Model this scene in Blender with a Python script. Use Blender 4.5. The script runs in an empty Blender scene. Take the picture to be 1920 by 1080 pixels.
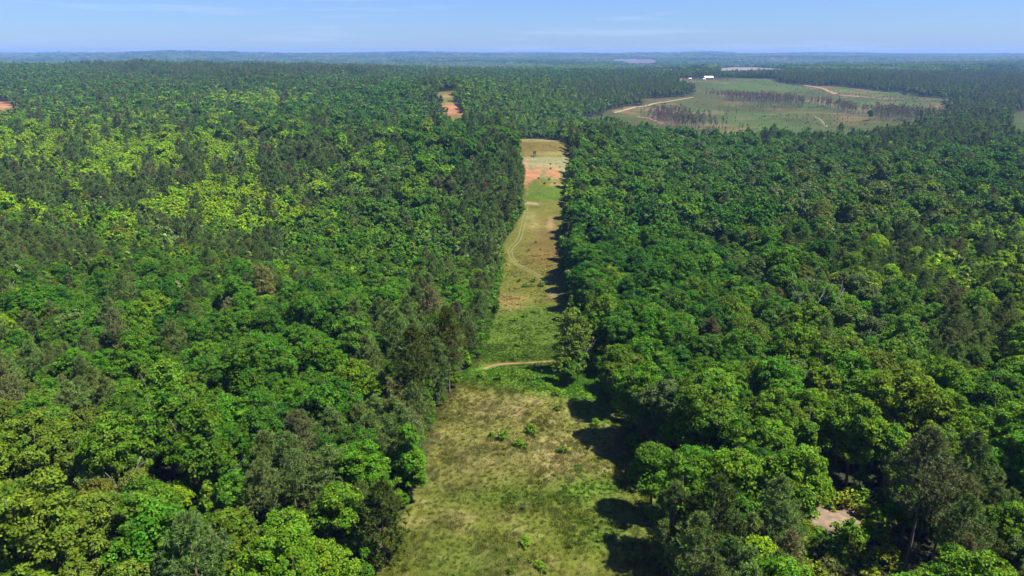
import bpy, math, time
import numpy as np
from mathutils import Vector

T0 = time.time()
scene = bpy.context.scene
R = math.radians

# ------------------------------------------------------------------ camera
CAM_H = 75.0
PITCH = R(17.7)                       # downwards
FPX = 1371.0                          # focal length in pixels of a 1920 wide frame
cam_d = bpy.data.cameras.new('camera')
cam_d.sensor_width = 36.0
cam_d.lens = 36.0 * FPX / 1920.0
cam_d.clip_start = 0.5
cam_d.clip_end = 60000.0
cam = bpy.data.objects.new('camera', cam_d)
cam.location = (0, 0, CAM_H)
cam.rotation_euler = (R(90) - PITCH, 0, 0)
scene.collection.objects.link(cam)
scene.camera = cam

# ------------------------------------------------------------------ light
SUN_EL = R(60.0)
SUN_AZ = R(103.0)                      # from +Y (straight ahead) towards +X (right)
SUN_DIR = Vector((math.sin(SUN_AZ) * math.cos(SUN_EL), math.cos(SUN_AZ) * math.cos(SUN_EL), math.sin(SUN_EL)))
sun_d = bpy.data.lights.new('sun', 'SUN')
sun_d.energy = 4.6
sun_d.angle = R(0.53)
sun_d.color = (1.0, 0.955, 0.88)
sun = bpy.data.objects.new('sun', sun_d)
sun.rotation_euler = SUN_DIR.to_track_quat('Z', 'Y').to_euler()
sun.location = (60, 20, 160)
scene.collection.objects.link(sun)

world = bpy.data.worlds.new('World')
scene.world = world
world.use_nodes = True
wn, wl = world.node_tree.nodes, world.node_tree.links
wn.clear()
w_out = wn.new('ShaderNodeOutputWorld')
w_bg = wn.new('ShaderNodeBackground')
w_bg.inputs['Strength'].default_value = 0.0505
sky = wn.new('ShaderNodeTexSky')
sky.sky_type = 'NISHITA'
sky.sun_disc = False
sky.sun_elevation = SUN_EL
sky.sun_rotation = SUN_AZ
sky.altitude = 150
sky.air_density = 1.0
sky.dust_density = 0.3
sky.ozone_density = 3.0
w_tint = wn.new('ShaderNodeMix'); w_tint.data_type = 'RGBA'; w_tint.blend_type = 'MULTIPLY'
w_tint.inputs[0].default_value = 1.0
w_tint.inputs[7].default_value = (0.51, 0.70, 1.15, 1)
wl.new(sky.outputs[0], w_tint.inputs[6])
# thin cirrus: streaks stretched along the horizon
w_co = wn.new('ShaderNodeTexCoord')
w_map = wn.new('ShaderNodeMapping'); w_map.inputs['Scale'].default_value = (2.2, 2.2, 38.0)
w_map.inputs['Rotation'].default_value = (R(0.9), R(1.6), 0)
w_map.inputs['Location'].default_value = (1.9, 0.4, 0.65)
w_no = wn.new('ShaderNodeTexNoise'); w_no.inputs['Scale'].default_value = 1.6
w_no.inputs['Detail'].default_value = 7; w_no.inputs['Roughness'].default_value = 0.58
w_rm = wn.new('ShaderNodeMapRange'); w_rm.inputs[1].default_value = 0.53; w_rm.inputs[2].default_value = 0.80
w_rm.inputs[3].default_value = 0.0; w_rm.inputs[4].default_value = 0.55
w_mx = wn.new('ShaderNodeMix'); w_mx.data_type = 'RGBA'
w_mx.inputs[7].default_value = (5.4, 6.6, 9.4, 1)
wl.new(w_co.outputs['Generated'], w_map.inputs['Vector'])
wl.new(w_map.outputs[0], w_no.inputs['Vector'])
wl.new(w_no.outputs[0], w_rm.inputs[0])
wl.new(w_rm.outputs[0], w_mx.inputs[0])
wl.new(w_tint.outputs[2], w_mx.inputs[6])
wl.new(w_mx.outputs[2], w_bg.inputs['Color'])
wl.new(w_bg.outputs[0], w_out.inputs[0])

scene.view_settings.view_transform = 'Standard'
scene.view_settings.look = 'None'
scene.view_settings.exposure = 1.42
scene.view_settings.gamma = 1.0
scene.view_settings.use_curve_mapping = False
scene.render.engine = 'CYCLES'
cy = scene.cycles
cy.max_bounces = 7
cy.diffuse_bounces = 5
cy.glossy_bounces = 1
cy.transmission_bounces = 5
cy.volume_bounces = 0
cy.transparent_max_bounces = 4
cy.use_adaptive_sampling = True
cy.adaptive_threshold = 0.02
cy.use_denoising = True
cy.caustics_reflective = False
cy.caustics_refractive = False
cy.sample_clamp_indirect = 4.0

# ------------------------------------------------------------------ view helpers (only to read distances off the photograph)
CP, SP = math.cos(PITCH), math.sin(PITCH)
def project(x, y, z):
    d = y * CP - (z - CAM_H) * SP
    d = np.maximum(d, 1e-3)
    up = y * SP + (z - CAM_H) * CP
    return 960 + FPX * x / d, 540 - FPX * up / d

# ------------------------------------------------------------------ terrain
TT = np.array([-1.0, -0.70, -0.45, -0.25, -0.0875, 0.03, 0.12, 0.25, 0.42, 0.62, 1.0])
PROF = [
 # left
 [(0,0),(100,0),(250,-6),(420,-10),(650,-6),(900,-3),(1150,2),(1500,10),(1900,16),(2400,24),(3000,20),(4200,-15),(6500,0),(9500,45),(12500,76),(15500,80)],
 [(0,0),(100,0),(250,-6),(420,-10),(650,-6),(900,-3),(1150,2),(1500,10),(1900,16),(2400,25),(3000,20),(4200,-15),(6500,0),(9500,45),(12500,76),(15500,80)],
 [(0,0),(100,0),(250,-8),(420,-12),(650,-6),(900,-2),(1150,4),(1500,13),(1900,22),(2300,31),(3000,24),(4200,-12),(6500,8),(9500,60),(12500,78),(15500,80)],
 [(0,0),(100,0),(180,-3),(280,-11),(420,-13),(650,-2),(900,0),(1150,7),(1500,12),(1900,17),(2300,24),(3000,14),(4200,-14),(6500,5),(9500,56),(12500,78),(15500,80)],
 [(0,0),(100,0),(160,-1),(200,-6),(280,-13),(420,-12),(560,1),(650,5),(780,-14),(950,1),(1130,20),(1250,20),(1500,14),(1900,12),(2300,17),(3000,8),(4200,-12),(6500,8),(9500,52),(12500,77),(15500,80)],
 [(0,0),(90,0),(155,0.4),(166,0.0),(182,-3.4),(236,-12),(280,-14),(350,-14),(415,-12),(471,-6),(543,2),(628,8),(720,-5),(850,-16),(1000,-6),(1200,8),(1500,10),(1900,8),(2300,12),(3000,8),(4200,-8),(6500,8),(9500,50),(12500,76),(15500,80)],
 [(0,0),(100,0),(170,-2),(240,-11),(350,-14),(450,-12),(560,-6),(640,-3),(760,-14),(900,-20),(1100,-16),(1400,-8),(1700,0),(2100,8),(2500,8),(3200,10),(4200,-5),(6500,6),(9500,48),(12500,74),(15500,80)],
 [(0,0),(100,-1),(170,-3),(240,-9),(350,-14),(500,-16),(650,-17),(850,-21),(1000,-21),(1400,-16.5),(1650,-6),(2000,10),(2300,10),(3200,14),(4000,5),(4600,-6),(6500,5),(9500,50),(12500,75),(15500,80)],
 [(0,0),(100,-1),(170,-4),(240,-8),(350,-13),(500,-17),(650,-19),(850,-22),(1000,-22),(1300,-17),(1700,-7),(2050,5),(2600,6),(3300,12),(4200,2),(6500,2),(9500,42),(12500,70),(15500,80)],
 [(0,0),(100,-1),(170,-4),(240,-7),(350,-11),(500,-17),(650,-20),(850,-22),(1000,-23),(1300,-20),(1800,-12),(2200,-6),(2700,2),(3600,12),(4800,5),(6500,5),(9500,36),(12500,66),(15500,80)],
 [(0,0),(100,-1),(170,-4),(240,-7),(350,-11),(500,-17),(650,-20),(850,-22),(1000,-23),(1300,-20),(1800,-12),(2200,-6),(2700,2),(3600,12),(4800,5),(6500,5),(9500,36),(12500,66),(15500,80)],
]
NL = 1600
LD = np.linspace(math.log(30.0), math.log(16500.0), NL)
def _smooth_profile(p):
    d = np.array([max(a, 1.0) for a, _ in p], float); z = np.array([b for _, b in p], float)
    v = np.interp(np.exp(LD), d, z)
    s = 0.026 / (LD[1] - LD[0])
    k = np.exp(-0.5 * (np.arange(-int(4*s), int(4*s)+1) / s) ** 2); k /= k.sum()
    pad = len(k) // 2
    return np.convolve(np.pad(v, pad, mode='edge'), k, mode='valid')
PTAB = np.array([_smooth_profile(p) for p in PROF])
_rs = np.random.RandomState(5)
def _waves(n, lam):
    a = _rs.rand(n) * math.pi * 2
    l = lam * (0.7 + 0.7 * _rs.rand(n))
    return [(math.cos(t) * 2 * math.pi / w, math.sin(t) * 2 * math.pi / w, _rs.rand() * 6.28) for t, w in zip(a, l)]
W_A, W_B, W_C, W_D = _waves(6, 260.0), _waves(7, 1500.0), _waves(6, 14.0), _waves(6, 4200.0)
def wsum(ws, x, y):
    o = np.zeros(np.shape(x))
    for kx, ky, p in ws:
        o = o + np.sin(x * kx + y * ky + p)
    return o / math.sqrt(len(ws) / 2)
def sstep(a, b, x):
    t = np.clip((x - a) / (b - a), 0, 1)
    return t * t * (3 - 2 * t)
def ground(x, y):
    x = np.asarray(x, float); y = np.asarray(y, float)
    yy = np.maximum(y, 45.0)
    t = np.clip(x / yy, TT[0], TT[-1] - 1e-6)
    i = np.clip(np.searchsorted(TT, t, side='right') - 1, 0, len(TT) - 2)
    w = (t - TT[i]) / (TT[i + 1] - TT[i]); w = w * w * (3 - 2 * w)
    q = (np.log(yy) - LD[0]) / (LD[1] - LD[0])
    q = np.clip(q, 0, NL - 1.001); j = q.astype(int); g = q - j
    za = PTAB[i, j] * (1 - g) + PTAB[i, j + 1] * g
    zb = PTAB[i + 1, j] * (1 - g) + PTAB[i + 1, j + 1] * g
    z = za * (1 - w) + zb * w
    z = z + wsum(W_A, x, y) * (1.6 * sstep(600, 1500, y) + 3.6 * sstep(150, 500, -x) * sstep(800, 1200, y))
    far = sstep(3500, 7000, y)
    z = z + (wsum(W_B, x, y) * 6.0 + wsum(W_D, x, y) * 5.0) * far * (1 - 0.75 * sstep(11000, 14500, y))
    z = z + wsum(W_C, x, y) * 0.12 * (1 - sstep(500, 700, y))
    # the long far hill behind the left forest and two lower ones
    for hx, hy, sx, sy, hh in ((-4000, 9800, 900, 900, 36), (-5600, 12500, 700, 900, 18), (-1500, 10800, 900, 900, 20), (300, 12500, 800, 900, 18), (2900, 11500, 500, 900, 30), (5200, 12500, 900, 900, 14), (-2300, 5600, 900, 500, 14), (3500, 4700, 1100, 500, 16), (4900, 6400, 800, 600, 14)):
        z = z + hh * np.exp(-((x - hx) / sx) ** 2 - ((y - hy) / sy) ** 2)
    return z

def at(u, v, h=0.0):
    """the point on the terrain (raised by h) that shows at photograph pixel (u, v)"""
    a = (u - 960) / FPX; b = (540 - v) / FPX
    dx, dy, dz = a, CP + b * SP, -SP + b * CP
    t = np.exp(np.linspace(math.log(50), math.log(15500), 5000))
    z = CAM_H + t * dz
    hit = np.nonzero(z <= ground(t * dx, t * dy) + h)[0]
    k = hit[0] if len(hit) else len(t) - 1
    lo, hi = t[max(k - 1, 0)], t[k]
    for _ in range(18):
        m = 0.5 * (lo + hi)
        if CAM_H + m * dz <= float(ground(m * dx, m * dy)) + h: hi = m
        else: lo = m
    return hi * dx, hi * dy

def inside(poly, x, y):
    """even-odd test, vectorised"""
    x = np.asarray(x, float); y = np.asarray(y, float)
    c = np.zeros(x.shape, bool)
    n = len(poly)
    for k in range(n):
        (xa, ya), (xb, yb) = poly[k], poly[(k + 1) % n]
        if ya == yb: continue
        s = ((ya > y) != (yb > y)) & (x < (xb - xa) * (y - ya) / (yb - ya) + xa)
        c ^= s
    return c

# --- the grass strip: its two edges read off the photograph
EDGE = [(1080,702,1222),(1000,735,1255),(950,768,1240),(900,796,1205),(850,808,1178),(800,822,1155),(750,850,1128),(720,872,1112),
        (690,893,1108),(660,913,1096),(620,925,1080),(580,934,1062),(540,942,1052),(500,944,1044),(460,946,1047),(440,958,1051),
        (420,972,1054),(400,981,1056),(380,985,1054),(350,986,1057),(320,984,1064),(300,980,1065),(280,974,1061),(264,969,1046)]
_el = [at(u, v) for v, u, _ in EDGE]; _er = [at(u, v) for v, _, u in EDGE]
ELY, ELX = np.array([p[1] for p in _el]), np.array([p[0] for p in _el])
ERY, ERX = np.array([p[1] for p in _er]), np.array([p[0] for p in _er])
_o = np.argsort(ELY); ELY, ELX = ELY[_o], ELX[_o]
_o = np.argsort(ERY); ERY, ERX = ERY[_o], ERX[_o]
STRIP_END = float(max(ELY[-1], ERY[-1]))
def strip_dist(x, y):
    """signed distance across the strip: positive inside"""
    d = np.minimum(x - np.interp(y, ELY, ELX), np.interp(y, ERY, ERX) - x)
    return np.where(y > STRIP_END + 2, np.minimum(d, STRIP_END + 2 - y), d)

P_UPPER = [at(u, v) for u, v in ((814,180),(822,173),(856,171),(850,190),(868,213),(876,240),(842,244),(826,200))]
P_CUT = [at(u, v) for u, v in ((1100,222),(1150,206),(1205,191),(1262,184),(1306,178),(1300,164),(1262,154),(1264,149),(1330,146),(1450,151),(1560,163),(1680,172),(1795,190),(1770,225),(1690,250),(1640,262),(1560,272),(1480,276),(1310,276),(1240,262),(1150,252))]
P_PALE = [at(u, v) for u, v in ((1348,142),(1350,127.5),(1400,126),(1450,128.5),(1480,133),(1476,142))]
P_PALE_B = [at(u, v) for u, v in ((1150,139),(1150,130),(1320,130),(1320,139))]
P_RED = [at(u, v) for u, v in ((-30,228),(-30,193),(10,190),(28,200),(30,228))]
P_EAST = [at(u, v) for u, v in ((1885,275),(1902,212),(1990,200),(1990,275))]
P_BARE = [at(u, v) for u, v in ((1520,985),(1530,950),(1570,948),(1625,958),(1620,985),(1570,1000))]
P_SCRUB = [at(u, v) for u, v in ((1495,1000),(1508,940),(1690,935),(1690,1010),(1665,1450),(1470,1450))]
P_GAP = [at(u, v) for u, v in ((1875,585),(1885,515),(1915,505),(1990,505),(1990,590))]
P_HILLS = [[at(u, v) for u, v in q] for q in (((1140,114),(1165,110),(1230,112),(1238,124),(1180,125)), ((1318,121),(1345,113),(1354,116),(1332,123)), ((240,113.5),(282,111),(285,113.5)), ((292,113),(312,111),(313,113.2)), ((655,117),(668,113),(672,117)), ((690,110.5),(702,107.5),(706,110.5)), ((756,129),(766,121),(768,129)), ((1652,128),(1670,122),(1675,128)), ((1060,121),(1110,117),(1112,120.5)))]
P_FAR = [at(u, v) for u, v in ((1845,136),(1845,128),(1990,127),(1990,137))]
STRIPS_BROWN = [  # bare looking pine strips left standing in the cut-over field
    [at(u, v) for u, v in ((1216,222),(1240,212),(1308,226),(1322,247),(1290,247))],
    [at(u, v) for u, v in ((1318,183),(1400,186),(1500,194),(1508,200),(1480,203),(1375,195))],
    [at(u, v) for u, v in ((1632,224),(1645,214),(1700,216),(1775,222),(1740,230),(1660,230))],
    [at(u, v) for u, v in ((1530,198),(1580,203),(1618,214),(1600,216),(1545,204))],
]

# ------------------------------------------------------------------ materials
def mat_new(name):
    m = bpy.data.materials.new(name); m.use_nodes = True
    nt = m.node_tree; nt.nodes.clear()
    out = nt.nodes.new('ShaderNodeOutputMaterial')
    return m, nt.nodes, nt.links, out
def hsv_mul(nodes, links, col, fac):
    """colour x scalar"""
    mx = nodes.new('ShaderNodeVectorMath'); mx.operation = 'SCALE'
    links.new(col, mx.inputs[0]); links.new(fac, mx.inputs['Scale'])
    return mx.outputs[0]
def leaf_material(name, transl=0.28, rough=0.55, spec=0.22):
    m, n, l, out = mat_new(name)
    a = n.new('ShaderNodeAttribute'); a.attribute_type = 'INSTANCER'; a.attribute_name = 'tint'
    s = n.new('ShaderNodeAttribute'); s.attribute_type = 'GEOMETRY'; s.attribute_name = 'leaf_tone'
    col = hsv_mul(n, l, a.outputs['Vector'], s.outputs['Fac'])
    hs = n.new('ShaderNodeHueSaturation')
    sh = n.new('ShaderNodeAttribute'); sh.attribute_type = 'GEOMETRY'; sh.attribute_name = 'leaf_hue'
    l.new(sh.outputs['Fac'], hs.inputs['Hue']); l.new(col, hs.inputs['Color'])
    b = n.new('ShaderNodeBsdfPrincipled')
    b.inputs['Roughness'].default_value = rough
    b.inputs['Specular IOR Level'].default_value = spec
    l.new(hs.outputs[0], b.inputs['Base Color'])
    t = n.new('ShaderNodeBsdfTranslucent')
    ty = n.new('ShaderNodeMix'); ty.data_type = 'RGBA'; ty.blend_type = 'MULTIPLY'; ty.inputs[0].default_value = 1
    ty.inputs[7].default_value = (1.25, 1.2, 0.6, 1)
    l.new(hs.outputs[0], ty.inputs[6]); l.new(ty.outputs[2], t.inputs['Color'])
    mx = n.new('ShaderNodeMixShader'); mx.inputs[0].default_value = transl
    l.new(b.outputs[0], mx.inputs[1]); l.new(t.outputs[0], mx.inputs[2])
    l.new(mx.outputs[0], out.inputs[0])
    return m
def solid_material(name, col, rough=0.8, noise=0.25, scale=3.0, spec=0.2, metallic=0.0, bump=0.0):
    m, n, l, out = mat_new(name)
    b = n.new('ShaderNodeBsdfPrincipled'); b.inputs['Roughness'].default_value = rough
    b.inputs['Specular IOR Level'].default_value = spec; b.inputs['Metallic'].default_value = metallic
    tc = n.new('ShaderNodeTexCoord'); no = n.new('ShaderNodeTexNoise')
    no.inputs['Scale'].default_value = scale; no.inputs['Detail'].default_value = 6
    l.new(tc.outputs['Object'], no.inputs['Vector'])
    r = n.new('ShaderNodeMapRange'); r.inputs[1].default_value = 0.3; r.inputs[2].default_value = 0.7
    r.inputs[3].default_value = 1 - noise; r.inputs[4].default_value = 1 + noise
    l.new(no.outputs[0], r.inputs[0])
    c = n.new('ShaderNodeRGB'); c.outputs[0].default_value = (*col, 1)
    l.new(hsv_mul(n, l, c.outputs[0], r.outputs[0]), b.inputs['Base Color'])
    if bump:
        bp = n.new('ShaderNodeBump'); bp.inputs['Strength'].default_value = bump; bp.inputs['Distance'].default_value = 0.1
        l.new(no.outputs[0], bp.inputs['Height']); l.new(bp.outputs[0], b.inputs['Normal'])
    l.new(b.outputs[0], out.inputs[0])
    return m
M_LEAF = leaf_material('broad_leaves', transl=0.27, spec=0.08)
M_NEEDLE = leaf_material('pine_needles', transl=0.24, rough=0.6, spec=0.10)
M_GRASS = leaf_material('grass_blades', transl=0.25, rough=0.7, spec=0.15)
M_BARK = solid_material('grey_brown_bark', (0.13, 0.105, 0.08), 0.9, 0.35, 4.0, bump=0.5)
M_PBARK = solid_material('pine_bark', (0.14, 0.10, 0.075), 0.9, 0.35, 4.0, bump=0.5)
M_GREYBARK = solid_material('grey_purple_bark', (0.24, 0.19, 0.17), 0.9, 0.3, 3.0)
M_DEAD = solid_material('bleached_dead_wood', (0.20, 0.185, 0.16), 0.85, 0.25, 3.0)

def ground_material():
    m, n, l, out = mat_new('ground')
    a = n.new('ShaderNodeAttribute'); a.attribute_type = 'GEOMETRY'; a.attribute_name = 'soil'
    tc = n.new('ShaderNodeTexCoord')
    b = n.new('ShaderNodeBsdfPrincipled'); b.inputs['Roughness'].default_value = 0.95
    b.inputs['Specular IOR Level'].default_value = 0.1
    fac = None
    for sc, lo, hi, det in ((0.9, 0.72, 1.30, 6), (0.09, 0.82, 1.2, 5), (0.012, 0.85, 1.15, 4)):
        no = n.new('ShaderNodeTexNoise'); no.inputs['Scale'].default_value = sc; no.inputs['Detail'].default_value = det
        no.inputs['Roughness'].default_value = 0.65
        l.new(tc.outputs['Object'], no.inputs['Vector'])
        r = n.new('ShaderNodeMapRange'); r.inputs[1].default_value = 0.32; r.inputs[2].default_value = 0.68
        r.inputs[3].default_value = lo; r.inputs[4].default_value = hi
        l.new(no.outputs[0], r.inputs[0])
        if fac is None:
            fac = r.outputs[0]; bn = no
        else:
            mu = n.new('ShaderNodeMath'); mu.operation = 'MULTIPLY'
            l.new(fac, mu.inputs[0]); l.new(r.outputs[0], mu.inputs[1]); fac = mu.outputs[0]
    l.new(hsv_mul(n, l, a.outputs['Color'], fac), b.inputs['Base Color'])
    bp = n.new('ShaderNodeBump'); bp.inputs['Strength'].default_value = 0.6; bp.inputs['Distance'].default_value = 0.35
    l.new(bn.outputs[0], bp.inputs['Height']); l.new(bp.outputs[0], b.inputs['Normal'])
    l.new(b.outputs[0], out.inputs[0])
    return m
M_GROUND = ground_material()
M_ROAD = solid_material('sandy_dirt', (0.21, 0.148, 0.082), 0.95, 0.25, 0.6)
M_TRACK = solid_material('worn_grassy_dirt', (0.115, 0.110, 0.038), 0.95, 0.35, 0.9)
M_REDROAD = solid_material('red_clay_dirt', (0.22, 0.125, 0.068), 0.95, 0.25, 0.5)

# ------------------------------------------------------------------ mesh helpers
def raw_mesh(name, verts, faces_flat, face_sizes, mats, attrs=None, mat_index=None, smooth=False):
    """verts (n,3); faces_flat: vertex numbers of all faces end to end; face_sizes per face"""
    me = bpy.data.meshes.new(name)
    verts = np.asarray(verts, np.float32); ff = np.asarray(faces_flat, np.int32); fs = np.asarray(face_sizes, np.int32)
    me.vertices.add(len(verts)); me.vertices.foreach_set('co', verts.ravel())
    me.loops.add(len(ff)); me.loops.foreach_set('vertex_index', ff)
    st = np.zeros(len(fs), np.int32); st[1:] = np.cumsum(fs)[:-1]
    me.polygons.add(len(fs)); me.polygons.foreach_set('loop_start', st)
    for m in mats: me.materials.append(m)
    if mat_index is not None: me.polygons.foreach_set('material_index', np.asarray(mat_index, np.int32))
    me.update(calc_edges=True)
    if smooth: me.polygons.foreach_set('use_smooth', np.ones(len(fs), bool))
    else: me.polygons.foreach_set('use_smooth', np.zeros(len(fs), bool))
    for nm, (typ, dom, val) in (attrs or {}).items():
        at_ = me.attributes.new(nm, typ, dom)
        at_.data.foreach_set('color' if typ == 'FLOAT_COLOR' else 'vector' if typ == 'FLOAT_VECTOR' else 'value', np.asarray(val, np.float32 if typ != 'INT' else np.int32).ravel())
    return me
def link(o): scene.collection.objects.link(o); return o
def tag(o, label=None, cat=None, group=None, kind=None):
    if label: o['label'] = label
    if cat: o['category'] = cat
    if group: o['group'] = group
    if kind: o['kind'] = kind
    return o
def mesh_obj(name, me, parent=None):
    o = bpy.data.objects.new(name, me); link(o)
    if parent: o.parent = parent
    return o

class Tubes:
    """tapered tubes along polylines, collected into one mesh"""
    def __init__(s): s.v = []; s.f = []; s.z = []; s.n = 0
    def add(s, pts, rad, sides=7):
        pts = np.asarray(pts, float); k = len(pts)
        rad = np.interp(np.linspace(0, 1, k), np.linspace(0, 1, len(rad)), rad)
        ang = np.arange(sides) * 2 * math.pi / sides
        for i in range(k):
            t = pts[min(i + 1, k - 1)] - pts[max(i - 1, 0)]; t = t / (np.linalg.norm(t) + 1e-9)
            ref = np.array([1.0, 0, 0]) if abs(t[0]) < 0.8 else np.array([0, 1.0, 0])
            a = np.cross(t, ref); a /= np.linalg.norm(a); b = np.cross(t, a)
            s.v.append(pts[i] + rad[i] * (np.outer(np.cos(ang), a) + np.outer(np.sin(ang), b)))
        for i in range(k - 1):
            for j in range(sides):
                j2 = (j + 1) % sides; o = s.n + i * sides
                s.f += [o + j, o + j2, o + sides + j2, o + sides + j]; s.z.append(4)
        s.f += [s.n + (k - 1) * sides + j for j in range(sides)]; s.z.append(sides)
        s.n += k * sides
        return s
    def mesh(s, name, m): return raw_mesh(name, np.concatenate(s.v), s.f, s.z, [m], smooth=True)
class Boxes:
    def __init__(s): s.v = []; s.f = []; s.z = []; s.n = 0
    def add(s, lo, hi):
        (a, b, c), (d, e, g) = lo, hi
        s.v.append(np.array([(a,b,c),(d,b,c),(d,e,c),(a,e,c),(a,b,g),(d,b,g),(d,e,g),(a,e,g)], float))
        for q in ((0,3,2,1),(4,5,6,7),(0,1,5,4),(1,2,6,5),(2,3,7,6),(3,0,4,7)):
            s.f += [s.n + i for i in q]; s.z.append(4)
        s.n += 8
        return s
    def mesh(s, name, m): return raw_mesh(name, np.concatenate(s.v), s.f, s.z, [m])

def unit(v): return v / (np.linalg.norm(v, axis=-1, keepdims=True) + 1e-9)
def quads(c, nrm, size, rng, aspect=1.25):
    """one bent-free leaf spray (a kite) per centre: returns verts (4n,3)"""
    n = len(c)
    r = unit(rng.normal(size=(n, 3)))
    a = unit(np.cross(nrm, r)); b = np.cross(nrm, a)
    s = (size * (0.7 + 0.6 * rng.rand(n)))[:, None] * 0.5
    v = np.empty((n, 4, 3))
    v[:, 0] = c - b * s * aspect
    v[:, 1] = c + a * s * 0.85
    v[:, 2] = c + b * s * aspect
    v[:, 3] = c - a * s * 0.85 + nrm * s * 0.25
    return v.reshape(-1, 3)
def leaf_mesh(name, verts, k, tone, hue, m):
    """k-gon leaves"""
    nf = len(verts) // k
    return raw_mesh(name, verts, np.arange(len(verts)), np.full(nf, k), [m],
                    {'leaf_tone': ('FLOAT', 'FACE', tone), 'leaf_hue': ('FLOAT', 'FACE', hue)})

def broad_crown(name, rng, H, RX, n_lobes, n_puffs, per, leaf, base=0.30, puff_r=1.0, conical=0.0, fill=0.25, jitter=0.55, zspread=0.66, lobe=1.0):
    """a crown made of lobes, each lobe of leafy puffs, each puff of small leaf sprays"""
    zc = H * (base + 1.0) / 2; rz = H * (1 - base) / 2
    lobes = []
    for i in range(n_lobes):
        for _ in range(40):
            p = rng.uniform(-1, 1, 3)
            if np.linalg.norm(p) < 1 and p[2] > -0.75: break
        p = p * np.array([.62, .62, zspread])
        w = 1.0 - conical * (p[2] * 0.5 / 0.60 + 0.5) * 0.95
        r = lobe * RX * rng.uniform(0.36, 0.52) * (0.55 + 0.45 * w if conical else 1.0)
        lobes.append((np.array([p[0] * RX * w, p[1] * RX * w, zc + p[2] * rz]), r))
    lobes.append((np.array([0, 0, zc + rz * (0.42 if not conical else 0.75)]), RX * (0.48 if not conical else 0.2)))
    lobes.append((np.array([0, 0, zc]), RX * 0.5 * lobe))
    C = np.array([q[0] for q in lobes]); Rr = np.array([q[1] for q in lobes])
    area = Rr ** 2 / (Rr ** 2).sum()
    pc, pd = [], []
    tries = 0
    while len(pc) < n_puffs and tries < n_puffs * 30:
        tries += 1
        i = rng.choice(len(lobes), p=area)
        d = unit(rng.normal(size=3)[None])[0]
        if d[2] < -0.45: continue
        p = C[i] + d * Rr[i] * rng.uniform(0.86, 1.06) * np.array([1, 1, 0.85])
        dist = np.linalg.norm((p - C) / np.array([1, 1, 0.85]), axis=1) / Rr
        dist[i] = 9
        if dist.min() < 0.72: continue
        pc.append(p); pd.append(d)
    pc = np.array(pc); pd = np.array(pd)
    n = len(pc)
    pr = puff_r * rng.uniform(0.45, 1.4, n)
    d = unit(rng.normal(size=(n, per, 3)) + 0.9 * pd[:, None] + np.array([0, 0, 0.75]))
    rad = pr[:, None] * rng.uniform(0.62, 1.05, (n, per)) 
    c = pc[:, None] + d * rad[..., None] * np.array([1.1, 1.1, 0.75])
    nrm = unit(d * 0.9 + np.array([0, 0, 0.35]) + jitter * rng.normal(size=(n, per, 3)))
    tone = np.repeat(rng.uniform(0.74, 1.26, n), per) * rng.uniform(0.76, 1.24, n * per)
    hue = 0.5 + np.repeat(rng.uniform(-0.020, 0.016, n), per) + rng.uniform(-0.008, 0.008, n * per)
    c = c.reshape(-1, 3); nrm = nrm.reshape(-1, 3)
    nf = int(len(c) * fill)                                   # inner leaves that close the view through the crown
    if nf:
        i = rng.choice(len(lobes), nf, p=area)
        ci = C[i] + unit(rng.normal(size=(nf, 3))) * (Rr[i] * rng.uniform(0.25, 0.85, nf))[:, None] * np.array([1, 1, 0.85])
        c = np.concatenate([c, ci]); nrm = np.concatenate([nrm, unit(rng.normal(size=(nf, 3)) + [0, 0, 0.8])])
        tone = np.concatenate([tone, rng.uniform(0.8, 1.1, nf)]); hue = np.concatenate([hue, np.full(nf, 0.5)])
    v = quads(c, nrm, np.full(len(c), leaf) * np.where(np.arange(len(c)) >= n * per, 1.5, 1.0), rng)
    return leaf_mesh(name, v, 4, tone, hue, M_LEAF), lobes
def broad_trunk(name, rng, H, lobes, m, r0=0.26, sides=7, limbs=7):
    t = Tubes()
    lean = rng.normal(size=2) * 0.35
    top = np.array([lean[0], lean[1], H * 0.72])
    t.add([(0, 0, -0.6), (0.02, 0, 0.4), (lean[0] * 0.3, lean[1] * 0.3, H * 0.3), top], [r0 * 1.5, r0 * 1.05, r0 * 0.8, r0 * 0.25], sides)
    for (c, r) in lobes[:limbs]:
        s = rng.uniform(0.28, 0.6)
        a = np.array([lean[0] * s, lean[1] * s, H * s * 0.72 if c[2] > H * s * 0.72 else H * 0.3])
        mid = (a + c) / 2 + np.array([0, 0, -0.5]) + rng.normal(size=3) * 0.3
        t.add([a, mid, c, c + (c - mid) * 0.6 + [0, 0, r * 0.4]], [r0 * 0.5, r0 * 0.38, r0 * 0.22, 0.03], max(4, sides - 2))
    return t.mesh(name, m)

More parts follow.
